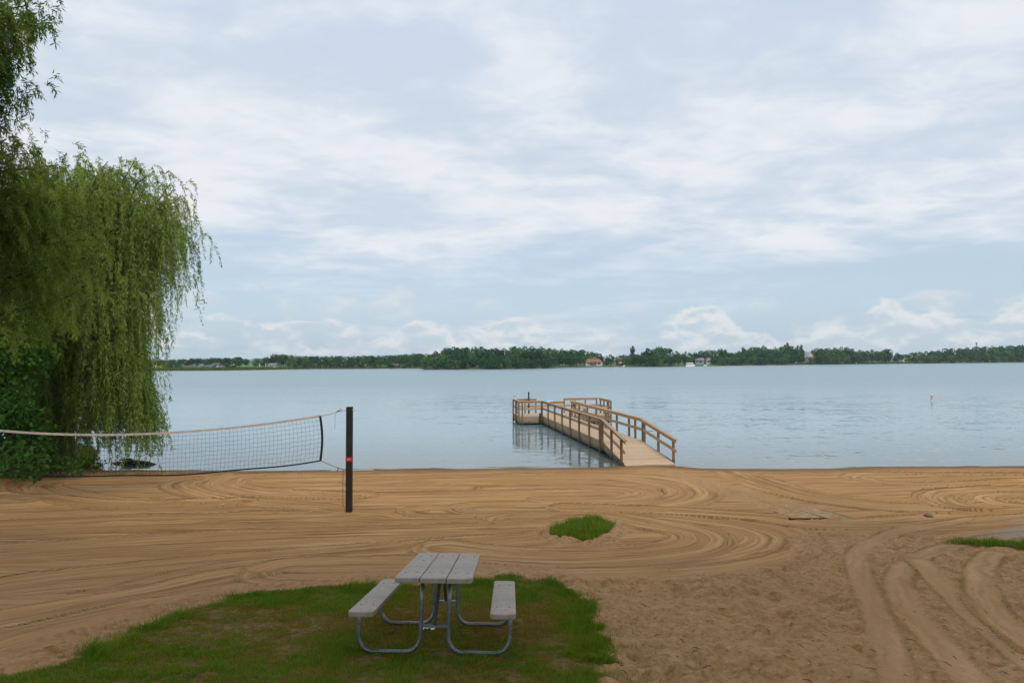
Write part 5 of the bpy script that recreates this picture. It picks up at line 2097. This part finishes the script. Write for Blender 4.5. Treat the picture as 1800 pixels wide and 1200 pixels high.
def shrub(px, py, d, h, w_, label, seed, mat_='bush', name='shrub', leaf=.10):
    rng = np.random.default_rng(seed)
    q = at(px, py, d)
    base = np.array([q.x, q.y, float(height(q.x, q.y)) - .05])
    root = thing(name, label, 'shrub', tuple(base))
    sb = MB()
    cs = []
    for k in range(9):
        a = rng.random() * 2 * PI
        r = w_ * .5 * math.sqrt(rng.random())
        z = h * (.25 + .6 * rng.random()) * (1 - .45 * (r / (w_ * .5)) ** 2)
        c = np.array([r * math.cos(a), r * math.sin(a), z])
        sb.tube([(0, 0, 0), tuple(c * .5), tuple(c)], [.02, .014, .005], 4, False)
        cs.append((base[0] + c[0], base[1] + c[1], base[2] + c[2], h * .27 * rng.uniform(.8, 1.3)))
    sb.build('stems', M['bark'], root)
    leafy_crown(cs, rng, leaf, 900, mat_, root, base, .85, .5, .3)


n1 = weeping_willow()
n2 = near_willow()
n3 = broad_tree()
print('leaves', n1, n2, n3)
shrub(102, 815, 23.5, .95, 1.3, 'rounded bright green shrub on the bank in front of the willow curtain', 61)
shrub(55, 815, 23.0, .8, 1.2, 'leafy green shrub on the bank left of the rounded bright one', 62)
shrub(10, 810, 22.5, 1.2, 1.5, 'dark leafy shrub on the bank at the left edge of the photo', 63, 'broad')
shrub(75, 790, 26.5, 1.6, 2.0, 'taller shrub in the shade behind the bank shrubs', 64, 'broad')
shrub(30, 770, 26.0, 2.2, 2.4, 'tall dark undergrowth shrub below the broadleaf tree', 65, 'broad')
shrub(150, 812, 26.8, .7, 1.3, 'low shrub at the water below the willow curtain', 66, 'broad')


def rock(px, py, sx, sy, sz, label, seed):
    x, y = ground(px, py)
    rng = np.random.default_rng(seed)
    vs, fs = [], []
    nu, nv = 14, 8
    for j in range(nv + 1):
        th = PI * j / nv
        for i in range(nu):
            ph = 2 * PI * i / nu
            u = np.array([math.sin(th) * math.cos(ph), math.sin(th) * math.sin(ph), math.cos(th)])
            k = 1 + .22 * math.sin(3.1 * u[0] + seed) * math.cos(2.7 * u[1] + 2 * seed) + .1 * math.sin(7 * u[2] + 5 * u[0])
            vs.append((u[0] * sx * k, u[1] * sy * k, u[2] * sz * k))
    for j in range(nv):
        for i in range(nu):
            fs.append((j * nu + i, j * nu + (i + 1) % nu, (j + 1) * nu + (i + 1) % nu, (j + 1) * nu + i))
    o = MB().add(vs, fs).build('rock', M['rock'], smooth=True)
    o.location = (x, y, float(height(x, y)) + sz * .25)
    o.rotation_euler = (0, 0, seed)
    tag(o, label, 'rock')


rock(207, 818, .26, .18, .14, 'tan boulder at the water left of the dark log', 3)
rock(88, 830, .22, .15, .05, 'flat pale stone in the bank grass below the shrubs', 5)
x, y = ground(245, 820)
r = thing('driftwood_log', 'dark wet log lying at the waterline under the willow', 'log', (x, y, float(height(x, y)) + .08), (0, 0, R(-4)))
MB().tube([(-.75, .05, .05), (-.4, 0, .08), (0, .02, .07), (.4, -.02, .04), (.75, .0, -.03)], [.10, .13, .12, .10, .05], 9).build('stem', M['log'], r, smooth=True)
MB().tube([(-.2, 0, .12), (-.5, .1, .22), (-.95, .1, .16)], [.06, .05, .02], 6).build('stub', M['log'], r, smooth=True)


# bits of bark, twigs and stones on the worn sand
def debris(name, label, spots, maker, mat_, kind=None, cat='debris'):
    b = MB()
    for (px, py) in spots:
        x, y = ground(px, py)
        maker(b, x, y, float(height(x, y)))
    o = b.build(name, mat_)
    tag(o, label, cat, kind=kind)


def twig(b, x, y, z):
    a = random.random() * PI
    L = random.uniform(.012, .05)
    dx, dy = math.cos(a) * L, math.sin(a) * L
    b.tube([(x - dx, y - dy, z + .012), (x + dx * .1, y + dy * .1, z + .022), (x + dx, y + dy, z + .014)], [.004, .004, .002], 5)


def chip(b, x, y, z):
    s = random.uniform(.005, .013)
    a = random.random() * 3
    rot = Euler((random.uniform(-.4, .4), random.uniform(-.4, .4), a)).to_matrix()
    b.box((x, y, z + s * .4), (s * 1.6, s, s * .6), rot)


sp = [(random.uniform(1080, 1800), random.uniform(1000, 1200)) for _ in range(60)]
debris('twig_litter', 'small dark twigs and bark bits scattered on trampled sand', sp, twig, M['bark'], 'stuff')
sp = [(random.uniform(1060, 1800), random.uniform(990, 1200)) for _ in range(240)]
debris('pebble_litter', 'pale shell bits and pebbles scattered on trampled sand', sp, chip, M['pale_edge'], 'stuff')
x, y = ground(1632, 907)
o = MB().lathe([(.07, -.01), (.10, .015), (.075, .04), (.02, .05)], 9).build('rock', M['rock'])
o.location = (x, y, float(height(x, y)))
tag(o, 'small dark stone on the raked sand beyond the paved patch', 'stone')


# ------------------------------------------------------------------ shade trees behind the viewer
def shade_tree(x, y, r, zc, label, seed):
    rng = np.random.default_rng(seed)
    base = np.array([x, y, float(height(x, y)) - .2])
    root = thing('shade_tree', label, 'tree', tuple(base))
    MB().tube([(0, 0, 0), (.05, 0, 1), (0, .1, 4), (.1, 0, 8), (0, 0, zc + 2)], [.5, .36, .30, .22, .06], 10).build('trunk', M['bark'], root, smooth=True)
    cs = []
    for k in range(26):
        u = unit(rng.normal(size=3))
        q = np.array([x, y, zc]) + u * np.array([r, r, 3.2]) * (rng.random() ** .4) * .8
        cs.append((q[0], q[1], q[2], r * .34))
    leafy_crown(cs, rng, .42, 62, 'broad', root, base, .7, .45, .3)


SHADE = True
if SHADE:
    shade_tree(-8.0, -3.4, 7.0, 14.0, 'broad shade tree standing behind the viewer on the left', 71)
    shade_tree(1.5, -4.8, 7.0, 14.5, 'broad shade tree standing straight behind the viewer', 72)
    shade_tree(11.0, -3.4, 7.0, 14.0, 'broad shade tree standing behind the viewer on the right', 73)


# ------------------------------------------------------------------ summer air over the lake
hz = MB().box((0, 930, 10.5), (6400, 2040, 29)).build('haze', bpy.data.materials.new('haze_air'))
tag(hz, kind='stuff')
hm = hz.data.materials[0]
hm.use_nodes = True
ht = NT(hm.node_tree)
ho = ht.n('ShaderNodeOutputMaterial')
hv = ht.n('ShaderNodeVolumePrincipled')
hv.inputs['Color'].default_value = (.80, .90, 1.0, 1)
hv.inputs['Density'].default_value = .00017
ht.link(hv.outputs[0], ho.inputs['Volume'])
